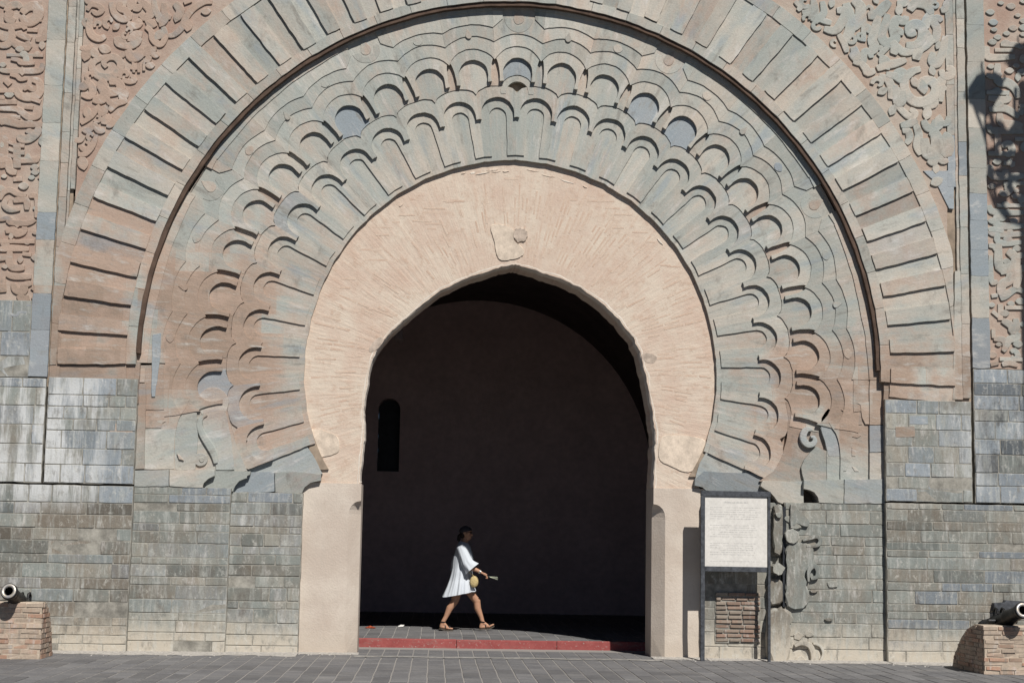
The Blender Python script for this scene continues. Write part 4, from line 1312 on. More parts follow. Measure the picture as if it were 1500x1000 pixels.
letters_r = [
 (SC([(185,10),(215,45),(380,45)]),6), (SC([(230,50),(232,120),(375,122)]),7), (SC([(185,145),(225,165),(380,166)]),7), (SC([(240,130),(240,212),(370,212)]),7), (SC([(185,230),(215,235),(225,260)]),6),
 (SC([(240,220),(245,350),(320,350),(335,300),(290,260)]),11), (SC([(310,255),(340,290),(380,280)]),7), (SC([(195,285),(200,430),(235,430)]),6), (SC([(250,380),(300,370),(305,420),(260,450),(260,500),(310,495)]),10),
 (SC([(250,530),(280,515),(335,475),(380,490)]),7), (SC([(200,515),(235,510)]),6), (SC([(250,560),(250,650)]),8), (SC([(275,580),(380,580)]),6), (SC([(205,600),(240,630)]),6), (SC([(260,650),(310,680),(320,710),(340,690),(335,640)]),9),
 (SC([(212,755),(265,760),(280,795),(265,825)]),7), (SC([(285,800),(300,760),(340,750),(350,720)]),8), (SC([(310,830),(330,820),(350,850),(330,870),(310,855)]),6), (SC([(245,868),(375,872)]),6), (SC([(210,700),(212,750)]),6), (SC([(340,330),(350,400),(335,470)]),9), (SC([(195,900),(240,890)]),6), (SC([(260,900),(300,890),(350,905)]),6),
 (SD([(235,30),(232,75),(260,88),(380,85)]),8), (SD([(275,50),(370,50)]),6), (SD([(305,20),(385,22),(420,40)]),6), (SD([(230,180),(270,190),(310,170)]),6), (SD([(290,120),(290,210),(340,220),(380,250),(400,300)]),10), (SD([(230,270),(350,275)]),7),
 (SD([(240,300),(330,310),(350,290)]),8), (SD([(245,360),(330,355),(400,400)]),8), (SD([(300,380),(310,430),(380,440),(420,450)]),9), (SD([(240,440),(260,470),(340,470),(425,475)]),8), (SD([(290,480),(292,590)]),10), (SD([(240,590),(380,592)]),7), (SD([(380,515),(425,515)]),6), (SD([(250,650),(265,705),(425,708)]),9), (SD([(320,640),(380,645)]),7),
 (SD([(310,550),(350,540),(365,580),(330,600)]),8), (SD([(245,860),(270,895),(425,900)]),7), (SD([(285,862),(425,862)]),6), (SD([(290,900),(292,965),(425,968)]),8), (SD([(320,748),(425,746)]),6), (SD([(300,790),(330,800),(370,760),(380,700)]),7), (SD([(350,620),(370,660)]),7), (SD([(240,990),(280,985),(320,1000)]),6),
]
for pts, w in letters_r: stroke(pts, w, insr, (random.uniform(.05, .35), random.uniform(0, .2), random.uniform(.95, 1.08)), nm='letter')
fill((0, 62, 0, 440), insl, lambda: (random.uniform(.2, .6), 0, 1.0), (9, 16), 260, 'letter', 3, 4.0)
fill((1449, 1500, 0, 535), insr, lambda: (random.uniform(.05, .3), .1, 1.0), (9, 16), 260, 'letter', 4, 4.0)
# faint lettering left on the blue blocks under the left panel
faint = [(SB([(10,720),(40,700),(75,705),(85,690),(120,690)]),3), (SB([(0,770),(15,750),(40,760),(40,790),(15,800)]),3), (SB([(40,830),(85,800)]),3), (SB([(50,790),(85,790)]),3), (SB([(120,660),(140,658)]),3)]
for pts, w in faint: stroke(pts, w, insl, (0, .8, 1.0), Y=-0.004, nm='letter', y1=0.05)
coursed(-8.2, -6.462, W(30, 553)[1]+0.01, zb, -0.002, (0.28, 0.36), (0.35, 0.6), c_blue, 31)

# --- damaged masonry beside the right jamb ----------------------------------
dm = empty('broken_carving', (0, 0, 0), gate)
def dz(nm, pts, Y, col, bev=0.018, mat=None, rnd=True):
    pts = smooth_blob(pts, Y) if rnd else PW(pts, Y)
    return prism(nm, pts, Y, 0.25, mat or M['wall'], dm, col, bev, 0.003)
def rough(pts, n=3, amp=1.6):
    c_ = catmull(pts+[pts[0], pts[1], pts[2]], n)[n:n+len(pts)*n]
    return [(x+amp*rq.uniform(-1, 1), y+amp*rq.uniform(-1, 1)) for x, y in c_]
rq = random.Random(17)
def eroded(pts, Y, col, bev=0.02):
    return prism('broken_block', PW(rough(pts), Y), Y, 0.25, M['wall'], dm, col, bev)
eroded([(1153,798),(1172,795),(1192,801),(1190,826),(1178,838),(1181,860),(1186,880),(1172,891),(1155,887),(1151,860),(1154,830)], 0.05, (0.2, .1, .98))
eroded([(1129,895),(1146,891),(1159,897),(1158,930),(1155,972),(1141,976),(1128,970),(1126,935)], 0.0, (0.5, 0, .95), 0.04)
eroded([(1136,742),(1146,741),(1147,780),(1145,808),(1137,812),(1133,790),(1134,760)], 0.10, (0.4, .1, .85))
eroded([(1158,742),(1166,740),(1178,757),(1186,765),(1180,772),(1168,765),(1160,770)], 0.05, (0.1, .1, 1.0), 0.01)
eroded([(1152,777),(1162,775),(1171,783),(1169,793),(1160,796),(1152,790)], 0.02, (0, 0, 1.1), 0.008)
eroded([(1133,827),(1140,824),(1148,829),(1148,837),(1141,841),(1133,837)], 0.0, (0, 0, 1.15), 0.008)
eroded([(1128,850),(1146,850),(1148,880),(1128,884)], 0.09, (0.5, .05, .85))
for q in range(14):
    x = rq.uniform(1130, 1222); y = rq.uniform(745, 975); r_ = rq.uniform(3, 9)
    P = [(x+r_*rq.uniform(.6, 1.2)*1.3*math.cos(a_), y+r_*rq.uniform(.5, 1.0)*math.sin(a_)) for a_ in [i*math.pi/4 for i in range(8)]]
    prism('broken_block', PW(P, 0.07), rq.uniform(0.055, 0.085), 0.25, M['wall'], dm, (rq.choice([0, .3, .6]), rq.choice([0, .2]), rq.uniform(.7, 1.15)), 0.008)
for pts, y_ in (([(1176,792,3),(1186,787,5),(1197,786,6),(1201,792,6),(1196,798,5),(1182,799,3)], 0.05), ([(1184,852,3),(1185,836,6),(1192,828,7),(1199,834,7),(1196,844,6),(1188,848,4)], 0.04),
                ([(1165,945,4),(1175,941,6),(1186,945,8),(1192,955,8),(1190,967,6),(1182,973,4)], 0.04), ([(1190,941,3),(1202,946,4),(1206,957,4),(1201,969,3)], 0.06)):
    ribbon('broken_rim', wr([(x+rq.uniform(-1, 1), y+rq.uniform(-1, 1), w) for x, y, w in pts], y_), y_, 0.2, M['wall'], dm, (.2, .1, .85))
prism('dark_joint', PW([(1147,742),(1152,742),(1152,888),(1147,888)], 0.09), 0.095, 0.25, M['dark_iron'], dm, bev=0)
# rough brick patch low on the wall
pt = empty('brick_patch', (0, 0, 0), gate)
(x0, z0), (x1, z1) = W(1048, 941, .19), W(1114, 868, .19)
M['patch_brick'] = make_stone('old_brick', base=(0.30, 0.245, 0.195), beige=(0.36, 0.30, 0.24), salmon=(0.30, 0.17, 0.12), blue=(0.2, 0.19, 0.18), dark_amt=0.6, blocks=False)
prism('patch_bed', [(x0, z0), (x1, z0), (x1, z1), (x0, z1)], 0.195, 0.3, M['mortar'], pt, bev=0)
z = z0+0.01
rp = random.Random(5)
while z < z1-0.03:
    x = x0+0.005-rp.uniform(0, .1)
    while x < x1-0.03:
        w = rp.uniform(0.16, 0.27)
        xa, xb = max(x, x0)+.004, min(x+w, x1)-.004
        if xb-xa > .03:
            v, F = stone_box(xa, xb, z+rp.uniform(0, .008), z+0.052, 0.178+rp.uniform(-.008, .008), rp)
            link('brick', mesh('brick', v, F), M['patch_brick'], pt, (rp.uniform(0, .7), rp.uniform(0, .3), rp.uniform(.7, 1.0)))
        x += w
    z += 0.062

# ---- OBJ

# ------------------------------------------------------------------ information board
M['board_frame'] = plain('weathered_black_paint', (0.062, 0.066, 0.074), 0.5, 14, 0.6, 0.3).m
M['board_face'] = plain('board_face', (0.66, 0.63, 0.58), 0.05, 4, 0.45, 0.05).m
M['print'] = plain('grey_print', (0.50, 0.49, 0.47), 0.1, 30, 0.6, 0).m
BY = -0.13
(bx0, bzt), (bx1, bzb) = W(1026.5, 718, BY), W(1129, 838, BY)
info = tag(empty('information_board', ((bx0+bx1)/2, BY, 0)), 'white information board in a dark metal frame on posts beside the right jamb', 'sign')
ox = (bx0+bx1)/2
def ib(nm, x0, x1, y0, y1, z0, z1, mat, par=info, bev=0.004):
    mb_ = MB(); mb_.box(x0-ox, x1-ox, y0, y1, z0, z1)
    o = mb_.build(nm, mat, par)
    if bev:
        bm = bmesh.new(); bm.from_mesh(o.data); bmesh.ops.bevel(bm, geom=bm.edges[:], offset=bev, segments=1, affect='EDGES'); bm.to_mesh(o.data); bm.free()
    return o
fwid = 0.058
ib('frame_rail', bx0, bx1, -0.02, 0.035, bzt-0.075, bzt, M['board_frame'])
ib('frame_rail', bx0+fwid, bx1-0.05, -0.02, 0.035, bzb, bzb+0.07, M['board_frame'])
ib('post', bx0+0.001, bx0+fwid-0.001, -0.02, 0.035, 0.0, bzt-0.077, M['board_frame'])
ib('post', bx1-0.042, bx1-0.006, -0.02, 0.035, 0.0, bzt-0.077, M['board_frame'])
face_ = ib('panel', bx0+fwid-0.002, bx1-0.048, 0.0, 0.02, bzb+0.068, bzt-0.073, M['board_face'], bev=0)
# rows of small print
rp = random.Random(9)
pm = MB()
px0, px1, pz1, pz0 = bx0+fwid+0.07-ox, bx1-0.11-ox, bzt-0.14, bzb+0.12
def words(xa, xb, z, h, fill_):
    x = xa
    while x < xb:
        w = rp.uniform(0.012, 0.05)
        if x+w > xb: break
        if rp.random() < fill_:
            # letters: small upright strokes of uneven height
            q = x
            while q < x+w:
                hh = h*rp.choice([0.55, 0.6, 0.62, 1.0])
                pm.add([(q, -0.0022, z), (q+0.0032, -0.0022, z), (q+0.0032, -0.0022, z+hh), (q, -0.0022, z+hh)], [(0, 1, 2, 3)])
                q += rp.uniform(0.005, 0.008)
        x += w+rp.uniform(0.008, 0.014)
words(px0+0.20, px1-0.16, pz1-0.02, 0.026, 1.0)
z = pz1-0.085
k = 0
while z > pz0:
    blk_ = k % 7
    if blk_ == 6: z -= 0.03
    elif blk_ == 3 and k > 8: words(px0+0.14, px1-0.12, z, 0.013, 1.0)
    else: words(px0, px1-rp.uniform(0, .12), z, 0.010, 0.9)
    z -= 0.030; k += 1
pm.build('print', M['print'], face_)

# ------------------------------------------------------------------ cannons on brick plinths
M['plinth_brick'] = make_stone('plinth_brick', base=(0.39, 0.31, 0.24), beige=(0.45, 0.365, 0.285), salmon=(0.38, 0.205, 0.135), blue=(0.36, 0.30, 0.25), dark_amt=0.25, blocks=False)
M['plinth_mortar'] = plain('plinth_mortar', (0.44, 0.36, 0.28), 0.25, 9, 0.9, 0.5, 0.015).m
t = NT('cannon_iron', 0.42)
n1 = t.noise(14, 5, 0.7); n2 = t.noise(60, 4, 0.7)
t.color(t.mix(t.mr(n1, 0.4, 0.7), (0.020, 0.021, 0.023), (0.045, 0.042, 0.038)))
t.b.inputs['Metallic'].default_value = 0.6
t.val(t.mr(n1, 0.3, 0.7, 0.32, 0.6), t.b.inputs['Roughness']); t.bump(n2, 0.3, 0.006)
M['iron'] = t.m
t = NT('worn_muzzle', 0.4)
n1 = t.noise(20, 4, 0.7)
t.color(t.mix(t.mr(n1, 0.35, 0.65), (0.36, 0.36, 0.38), (0.50, 0.44, 0.35))); t.b.inputs['Metallic'].default_value = 0.5
M['muzzle'] = t.m
M['bore'] = plain('bore_black', (0.006, 0.006, 0.006), 0.1, 20, 0.9, 0).m

def plinth(px_edge, side, pyt, pyb, yf, depth, label, width):
    """brick block whose inner front edge stands at px_edge; side=-1 left of the gate"""
    xe, zt = W(px_edge, pyt, yf)
    xo = xe+side*width
    x0, x1 = min(xe, xo), max(xe, xo)
    xc = (x0+x1)/2
    root = tag(empty('brick_plinth', (xc, yf, 0)), label, 'plinth', 'brick plinths under the cannons')
    # mortar body with a back that steps down in a curve
    prof_ = [(0.012, 0.0), (0.012, zt-0.03), (0.05, zt-0.008), (depth*0.28, zt-0.008), (depth*0.52, zt*0.86), (depth*0.70, zt*0.66), (depth*0.80, zt*0.5), (depth*0.83, zt*0.42), (depth*0.92, zt*0.28), (depth*0.97, zt*0.1), (depth, 0.0)]
    hw2_ = (x1-x0)/2-0.01
    b = MB()
    n = len(prof_)
    v = [(-hw2_, y, z) for y, z in prof_] + [(hw2_, y, z) for y, z in prof_]
    f = [tuple(range(n)), tuple(range(n, 2*n))[::-1]] + [(i, i+1, n+i+1, n+i) for i in range(n-1)]
    b.add(v, f)
    b.build('plinth_body', M['plinth_mortar'], root)
    rnd = random.Random(int(px_edge))
    rows = 11
    rh = (zt-0.015)/rows
    def top_y(z):      # how far back the block reaches at height z
        for (y0_, z0_), (y1_, z1_) in zip(prof_[3:], prof_[4:]):
            if z1_ <= z <= z0_:
                return y0_+(y1_-y0_)*(z0_-z)/max(1e-6, z0_-z1_)
        return depth
    for r in range(rows):
        z0 = r*rh+0.008; z1 = (r+1)*rh-0.006+rnd.uniform(-.004, .004)
        x = x0-rnd.uniform(0, .2)
        while x < x1:
            w = rnd.uniform(0.18, 0.26)
            xa, xb = max(x, x0), min(x+w-0.012, x1)
            if xb-xa > 0.04:
                d = rnd.uniform(-0.002, 0.014)
                bb = MB()
                j = lambda: rnd.uniform(-.005, .005)
                v = [(xa-xc+j(), d+j(), z0+j()), (xb-xc+j(), d+j(), z0+j()), (xb-xc, .06, z0), (xa-xc, .06, z0),
                     (xa-xc+j(), d+j(), z1+j()), (xb-xc+j(), d+j(), z1+j()), (xb-xc, .06, z1), (xa-xc, .06, z1)]
                bb.add(v, [(0,1,5,4),(1,2,6,5),(2,3,7,6),(3,0,4,7),(4,5,6,7),(3,2,1,0)])
                bb.build('brick', M['plinth_brick'], root, col=(rnd.choice([0, 0, .1, .25, .6]), rnd.choice([0, .2]), rnd.uniform(.88, 1.05)))
            x += w
        # bricks of the inner side face
        y = 0.065; ymax = top_y(z1)-0.02
        xi = (xe-xc)
        while y < ymax:
            w = rnd.uniform(0.12, 0.24)
            yb_ = min(y+w-0.012, ymax)
            if yb_-y > 0.03:
                o_ = -side*rnd.uniform(-0.004, 0.010)
                bb = MB(); bb.box(min(xi+o_, xi+side*0.05), max(xi+o_, xi+side*0.05), y, yb_, z0, z1)
                bb.build('brick', M['plinth_brick'], root, col=(rnd.choice([0, .3, .6]), rnd.choice([0, .2]), rnd.uniform(.8, 1.05)))
            y += w
    return root, zt

def cannon(pxm, pym, ym, rad, tilt, L, label, back_yaw):
    x, z = W(pxm, pym, ym)
    root = tag(empty('cannon', (x, ym, z)), label, 'cannon', 'old cannons flanking the gate')
    ax = Vector((math.sin(back_yaw)*math.cos(tilt), math.cos(back_yaw)*math.cos(tilt), -math.sin(tilt)))
    r = rad
    b = MB()
    b.lathe([(0.02, r*0.72), (0.0, r*0.9), (0.012, r*1.0), (0.05, r*1.02), (0.065, r*0.9), (0.10, r*0.84), (0.13, r*0.9), (0.15, r*0.86), (0.4, r*0.92), (0.42, r*1.0), (0.46, r*1.0),
             (0.48, r*0.95), (0.8, r*1.05), (0.82, r*1.14), (0.86, r*1.14), (0.88, r*1.08), (L-0.12, r*1.22), (L-0.10, r*1.32), (L-0.05, r*1.32), (L-0.02, r*1.0), (L, r*0.5), (L+0.03, r*0.28), (L+0.06, r*0.3), (L+0.09, r*0.42), (L+0.13, r*0.4), (L+0.16, r*0.02)], (0, 0, 0), ax, 28)
    b.build('barrel', M['iron'], root, True)
    b = MB(); b.lathe([(0.018, r*0.52), (-0.004, r*0.56), (-0.006, r*0.86), (0.004, r*0.92)], (0, 0, 0), ax, 28)
    b.build('muzzle_ring', M['muzzle'], root, True)
    b = MB(); b.lathe([(0.0, r*0.545), (0.35, r*0.53), (0.36, 0.001)], (0, 0, 0), ax, 28)
    b.build('bore', M['bore'], root, True)
    sx = ax.cross(Vector((0, 0, 1))).normalized()
    for sg in (-1, 1):
        b = MB(); p = ax*0.66
        b.tube([p+sx*sg*r*0.8, p+sx*sg*r*1.9], r*0.3, 12); b.build('trunnion', M['iron'], root)
    up = sx.cross(ax).normalized()
    for sg in (-1, 1):
        b = MB(); p = ax*0.72+sx*sg*r*0.45
        b.tube([p+up*r*0.9-ax*0.06, p+up*r*1.55-ax*0.05, p+up*r*1.8, p+up*r*1.55+ax*0.05, p+up*r*0.95+ax*0.06], r*0.16, 8); b.build('lifting_loop', M['iron'], root)
    return root

YL, YR = -1.35, -1.75
plinth(63, -1, 881, 968, YL, 0.70, 'worn brick plinth with mortar smears under the left cannon', 1.5)
plinth(1441, 1, 915, 993, YR, 1.25, 'worn brick plinth with a dark shaded side under the right cannon', 1.5)
cannon(12.5, 865, YL-0.22, 0.101, R(18), 1.25, 'black iron cannon on the left brick plinth, whole muzzle showing', R(3))
cannon(1499, 893, YR-0.22, 0.101, R(15), 1.25, 'black iron cannon on the right brick plinth, cut by the picture edge', R(-3))
# plain dark slab set flat on the wall behind the right cannon
b = MB(); (x0, z0), (x1, z1) = W(1455, 894, -0.05), W(1498, 880, -0.05)
b.add([(x0, -0.10, z0), (x1, -0.10, z0+.02), (x1, -0.10, z1), (x0+.16, -0.10, z1+.01), (x0+.14, -0.10, z1-.02), (x0, -0.10, z1-.03)] +
      [(x0, -0.005, z0), (x1, -0.005, z0+.02), (x1, -0.005, z1), (x0+.16, -0.005, z1+.01), (x0+.14, -0.005, z1-.02), (x0, -0.005, z1-.03)],
      [(0, 1, 2, 3, 4, 5), (11, 10, 9, 8, 7, 6)] + [(i, (i+1) % 6, 6+(i+1) % 6, 6+i) for i in range(6)])
b.build('dark_slab', M['board_frame'], gate)

# ------------------------------------------------------------------ small litter on the walkway
gx, gy = G(542, 919, 0.13)
M['litter'] = plain('orange_wrapper', (0.40, 0.09, 0.045), 0.5, 20, 0.5, 0.2).m
b = MB()
rl = random.Random(4)
pts_ = [(-0.10, 0, .01), (-.06, -.05, .03), (0, -.04, .055), (.06, -.05, .03), (.11, 0, .015), (.07, .05, .04), (0, .06, .06), (-.06, .05, .03), (0, 0, .075)]
b.add([(p[0], p[1], p[2]+rl.uniform(-.008, .008)) for p in pts_]+[(p[0]*.9, p[1]*.9, 0.0) for p in pts_[:8]],
      [(i, (i+1) % 8, 8) for i in range(8)]+[(i, 9+i, 9+(i+1) % 8, (i+1) % 8) for i in range(8)])
o = b.build('litter_wrapper', M['litter']); o.location = (gx, gy, 0.126); o.scale = (0.9, 0.9, 0.5)
tag(o, 'crumpled orange wrapper lying on the walkway near the left jamb', 'litter')
M['paper'] = plain('white_paper', (0.7, 0.68, 0.64), 0.1, 20, 0.7, 0.1).m
for (qx, qy, zz, lab) in ((587, 917.5, 0.126, 'tiny white paper scrap on the walkway left of the woman'), (793, 943.5, 0.01, 'white paper scrap at the foot of the red kerb')):
    gx, gy = G(qx, qy, zz)
    b = MB(); b.add([(-.05, -.03, .0), (.04, -.04, .01), (.06, .03, .03), (-.04, .04, .015), (0, 0, .035)], [(0, 1, 4), (1, 2, 4), (2, 3, 4), (3, 0, 4), (3, 2, 1, 0)])
    o = b.build('paper_scrap', M['paper']); o.location = (gx, gy, zz)
    tag(o, lab, 'litter')

# ------------------------------------------------------------------ street lamp outside the frame, its shadow falls on the right panel
LY = -3.2
def lamp_pt(px, py):
    X_, Z_ = W(px, py, 0.0)
    k = LY/to_sun.y
    return Vector((X_+to_sun.x*k, LY, Z_+to_sun.z*k))
base_ = lamp_pt(1502, 250)
lamp = tag(empty('street_lamp', (base_.x, LY, 0)), 'tall black street lamp with several lanterns, its shadow falls on the inscription panel', 'street lamp')
def lp(px, py):
    v = lamp_pt(px, py); return (v.x-base_.x, 0.0, v.z)
b = MB()
zt_ = lamp_pt(1502, 120).z
b.tube([(0, 0, 0), (0, 0, 0.5), (0, 0, 0.55), (0, 0, 3), (0, 0, zt_-1.2), (0, 0, zt_)], [0.22, 0.20, 0.12, 0.10, 0.085, 0.06], 12)
b.build('pole', M['dark_iron'], lamp)
def lantern(cx, cz, s, y=0.0):
    b = MB()
    b.lathe([(-0.26*s, 0.03*s), (-0.24*s, 0.10*s), (-0.18*s, 0.14*s), (0.10*s, 0.27*s), (0.13*s, 0.33*s), (0.16*s, 0.30*s), (0.24*s, 0.14*s), (0.30*s, 0.09*s), (0.34*s, 0.10*s), (0.38*s, 0.04*s), (0.46*s, 0.015*s), (0.5*s, 0.001)], (cx, y, cz), (0, 0, 1), 8)
    lo = b.build('lantern', M['dark_iron'], lamp)
    for a_ in range(4):
        b = MB(); q = a_*math.pi/2+0.5
        b.tube([(cx+0.30*s*math.cos(q), y+0.30*s*math.sin(q), cz+0.13*s), (cx+0.36*s*math.cos(q), y+0.36*s*math.sin(q), cz+0.19*s), (cx+0.35*s*math.cos(q), y+0.35*s*math.sin(q), cz+0.27*s)], 0.02*s, 6)
        b.build('finial', M['dark_iron'], lo)
for (px, py, s, y) in ((1444, 142, 0.80, 0.0), (1488, 122, 0.62, 0.3), (1530, 140, 0.9, 0.0), (1506, 292, 0.6, 0.25)):
    q = lp(px, py); lantern(q[0], q[2], s, y)
def armp(pts, r):
    b = MB(); b.tube([lp(x, y) for x, y in pts], r, 8); b.build('arm', M['dark_iron'], lamp, True)
armp([(1502, 330), (1480, 318), (1462, 290), (1452, 250), (1444, 200), (1444, 165)], 0.026)
armp([(1502, 330), (1476, 322), (1460, 300), (1447, 262), (1450, 225), (1438, 185), (1425, 150)], 0.022)
armp([(1502, 260), (1480, 258), (1468, 235), (1474, 200), (1488, 180), (1488, 130)], 0.026)
armp([(1502, 230), (1490, 222), (1476, 226), (1472, 240), (1480, 250), (1490, 246)], 0.03)
armp([(1502, 300), (1488, 290), (1478, 272), (1484, 260), (1494, 264)], 0.04)
armp([(1502, 205), (1484, 196), (1466, 190), (1456, 176), (1452, 160)], 0.03)
armp([(1502, 260), (1524, 258), (1536, 235), (1530, 200), (1530, 160)], 0.04)
armp([(1502, 240), (1470, 246), (1454, 250), (1450, 262), (1462, 268), (1480, 262)], 0.032)
armp([(1502, 195), (1480, 205), (1462, 210), (1452, 222), (1462, 232), (1482, 222)], 0.034)
for (px, py, rr) in ((1478, 203, .10), (1456, 222, .09), (1466, 252, .09), (1494, 196, .13), (1492, 238, .11), (1462, 190, .12), (1470, 288, .08), (1496, 172, .10), (1450, 184, .07), (1476, 228, .07)):
    q = lp(px, py); b = MB(); b.ball(q, rr, 10, 7, (1, .4, 1.1)); b.build('scroll_ornament', M['dark_iron'], lamp, True)

# ------------------------------------------------------------------ the walking woman
t = NT('skin', 0.5)
t.color(t.mix(t.noise(30, 4, 0.6), (0.40, 0.215, 0.135), (0.47, 0.265, 0.17)))
t.b.inputs['Subsurface Weight'].default_value = 0.05
M['skin'] = t.m
t = NT('white_cotton', 0.85)
n1 = t.noise((40, 40, 9), 4, 0.6); n2 = t.noise((160, 160, 160), 3, 0.5)
t.color(t.mix(n1, (0.52, 0.555, 0.60), (0.60, 0.63, 0.665))); t.bump(t.math('ADD', n1, t.math('MULTIPLY', n2, 0.3)), 0.35, 0.012)
M['cotton'] = t.m
M['hair'] = plain('dark_hair', (0.022, 0.014, 0.010), 0.4, 60, 0.5, 0.4).m
M['cap'] = plain('dark_cap', (0.045, 0.042, 0.046), 0.2, 40, 0.8, 0.2).m
M['lens'] = plain('sunglass_lens', (0.004, 0.004, 0.004), 0.1, 10, 0.15, 0).m
M['strap'] = plain('black_leather', (0.016, 0.014, 0.013), 0.3, 40, 0.5, 0.2).m
M['sole'] = plain('sandal_sole', (0.085, 0.07, 0.055), 0.3, 30, 0.8, 0.2).m
M['straw'] = plain('woven_straw', (0.50, 0.39, 0.19), 0.3, 60, 0.8, 0.8, 0.01).m
M['metal'] = plain('watch_metal', (0.7, 0.68, 0.62), 0.1, 40, 0.25, 0, metal=1.0).m

PYW = 3.88                                   # her distance behind the facade plane
ox_, oz_ = W(682, 920, PYW)
ZG = 0.128
person = tag(empty('person', (ox_, PYW, ZG)), 'woman in a short white dress, dark cap and sunglasses striding right along the walkway', 'person')
def J(px, py, dy=0.0):
    """joint seen at (px,py) in the photograph, dy behind her mid plane; local to the person"""
    x, z = W(px, py, PYW+dy)
    return Vector((x-ox_, dy, z-ZG))

def remesh_body(name, caps, voxel, mat, parent):
    """capsules (p0, p1, r0, r1) fused into one skin"""
    b = MB()
    for p0, p1, r0, r1 in caps:
        p0 = Vector(p0); p1 = Vector(p1)
        d = p1-p0
        n = 3
        b.tube([p0+d*(i/n) for i in range(n+1)], [r0+(r1-r0)*(i/n) for i in range(n+1)], 14)
        b.ball(p0, r0, 14, 8); b.ball(p1, r1, 14, 8)
    me = mesh(name+'_rough', b.v, b.f)
    bm = bmesh.new(); bm.from_mesh(me); bmesh.ops.recalc_face_normals(bm, faces=bm.faces); bm.to_mesh(me); bm.free()
    o = bpy.data.objects.new(name, me); C.objects.link(o)
    md = o.modifiers.new('r', 'REMESH'); md.mode = 'VOXEL'; md.voxel_size = voxel
    sm = o.modifiers.new('s', 'SMOOTH'); sm.factor = 0.5; sm.iterations = 4
    dg = bpy.context.evaluated_depsgraph_get(); dg.update()
    me2 = bpy.data.meshes.new_from_object(o.evaluated_get(dg))
    me2.name = name
    o.modifiers.clear(); o.data = me2
    bpy.data.meshes.remove(me)
    me2.materials.clear(); me2.materials.append(mat)
    me2.polygons.foreach_set('use_smooth', [True]*len(me2.polygons))
    o.parent = parent
    return o

NEAR, FAR = -1, 1                            # near side is -Y
caps = []
def cap(a, b, r0, r1): caps.append((a, b, r0, r1))
# torso
pel = J(673.5, 845); waist = J(676, 828); chest = J(677.5, 811); neckb = J(679, 798); 
for s_ in (-1, 1):
    off = Vector((0, 0.055*s_, 0))
    cap(pel+off, waist+off*0.8, 0.100, 0.085); cap(waist+off*0.8, chest+off, 0.085, 0.092); cap(chest+off, J(677, 803)+off*1.3, 0.092, 0.05)
    cap(J(677, 803)+off*1.2, J(676.5, 803.5)+Vector((0, 0.14*s_, -0.02)), 0.045, 0.045)
cap(neckb, J(681, 790), 0.056, 0.05)
# head, looking along +X, slightly down
hc = J(682.5, 780.2)
cap(hc+Vector((-0.012, 0, 0.015)), hc+Vector((0.012, 0, 0.02)), 0.086, 0.082)
cap(hc+Vector((0.028, 0, -0.03)), hc+Vector((0.045, 0, -0.082)), 0.062, 0.036)        # face and jaw
cap(hc+Vector((0.0, 0, -0.04)), hc+Vector((0.03, 0, -0.085)), 0.055, 0.038)
cap(hc+Vector((0.088, 0, -0.008)), hc+Vector((0.104, 0, -0.035)), 0.012, 0.014)       # nose
cap(hc+Vector((0.080, -0.012, -0.066)), hc+Vector((0.080, 0.012, -0.066)), 0.011, 0.011)   # lips
cap(hc+Vector((0.080, -0.010, -0.078)), hc+Vector((0.080, 0.010, -0.078)), 0.010, 0.010)
for s_ in (-1, 1):
    cap(hc+Vector((-0.004, 0.078*s_, -0.005)), hc+Vector((-0.006, 0.080*s_, -0.035)), 0.014, 0.010)   # ears
# near arm: upper arm, forearm, hand holding the folded paper
sh = J(676, 805, -0.155); el = J(686, 829, -0.20); wrs = J(703.5, 837, -0.22); 
cap(sh, el, 0.052, 0.043); cap(el, wrs, 0.042, 0.027)
hand = J(710.5, 841.5, -0.22)
hd = (hand-wrs).normalized()
up_ = Vector((0, 0, 1)) - hd*hd.z; up_.normalize()
for q in (-0.024, -0.008, 0.008, 0.022):
    cap(wrs+hd*0.02+Vector((0, q*0.6, 0)), hand+hd*0.005+Vector((0, q, 0)), 0.017, 0.0145)
k0 = hand+hd*0.01
for i, (q, l) in enumerate(((-0.024, 0.030), (-0.008, 0.036), (0.008, 0.034), (0.022, 0.026))):
    a0 = k0+Vector((0, q, 0.0)); a1 = a0+hd*l+up_*(-0.006); a2 = a1+hd*(l*0.45)-up_*0.020; a3 = a2-hd*(l*0.55)-up_*0.010
    cap(a0, a1, 0.0105, 0.0095); cap(a1, a2, 0.0092, 0.0085); cap(a2, a3, 0.0085, 0.0075)
th0 = wrs+hd*0.045+Vector((0, -0.022, 0.004)); th1 = th0+hd*0.035+up_*0.014+Vector((0, -0.006, 0)); th2 = th1+hd*0.034+up_*0.0
cap(th0, th1, 0.0125, 0.0105); cap(th1, th2, 0.0105, 0.0085)
# far arm hangs slightly behind, mostly hidden
sh2 = J(677, 805, 0.150); el2 = J(672, 830, 0.23); wr2 = J(678, 849, 0.22)
cap(sh2, el2, 0.050, 0.042); cap(el2, wr2, 0.040, 0.027)
hd2 = (wr2-el2).normalized()
for q in (-0.02, -0.006, 0.008, 0.02):
    cap(wr2, wr2+hd2*0.09+Vector((q, 0, 0)), 0.018, 0.013)
    cap(wr2+hd2*0.09+Vector((q, 0, 0)), wr2+hd2*0.135+Vector((q+0.01, -0.01, 0)), 0.0095, 0.008)
    cap(wr2+hd2*0.135+Vector((q+0.01, -0.01, 0)), wr2+hd2*0.16+Vector((q+0.022, -0.02, 0)), 0.0085, 0.0075)
cap(wr2+hd2*0.03, wr2+hd2*0.07+Vector((0.045, -0.01, 0)), 0.012, 0.009)
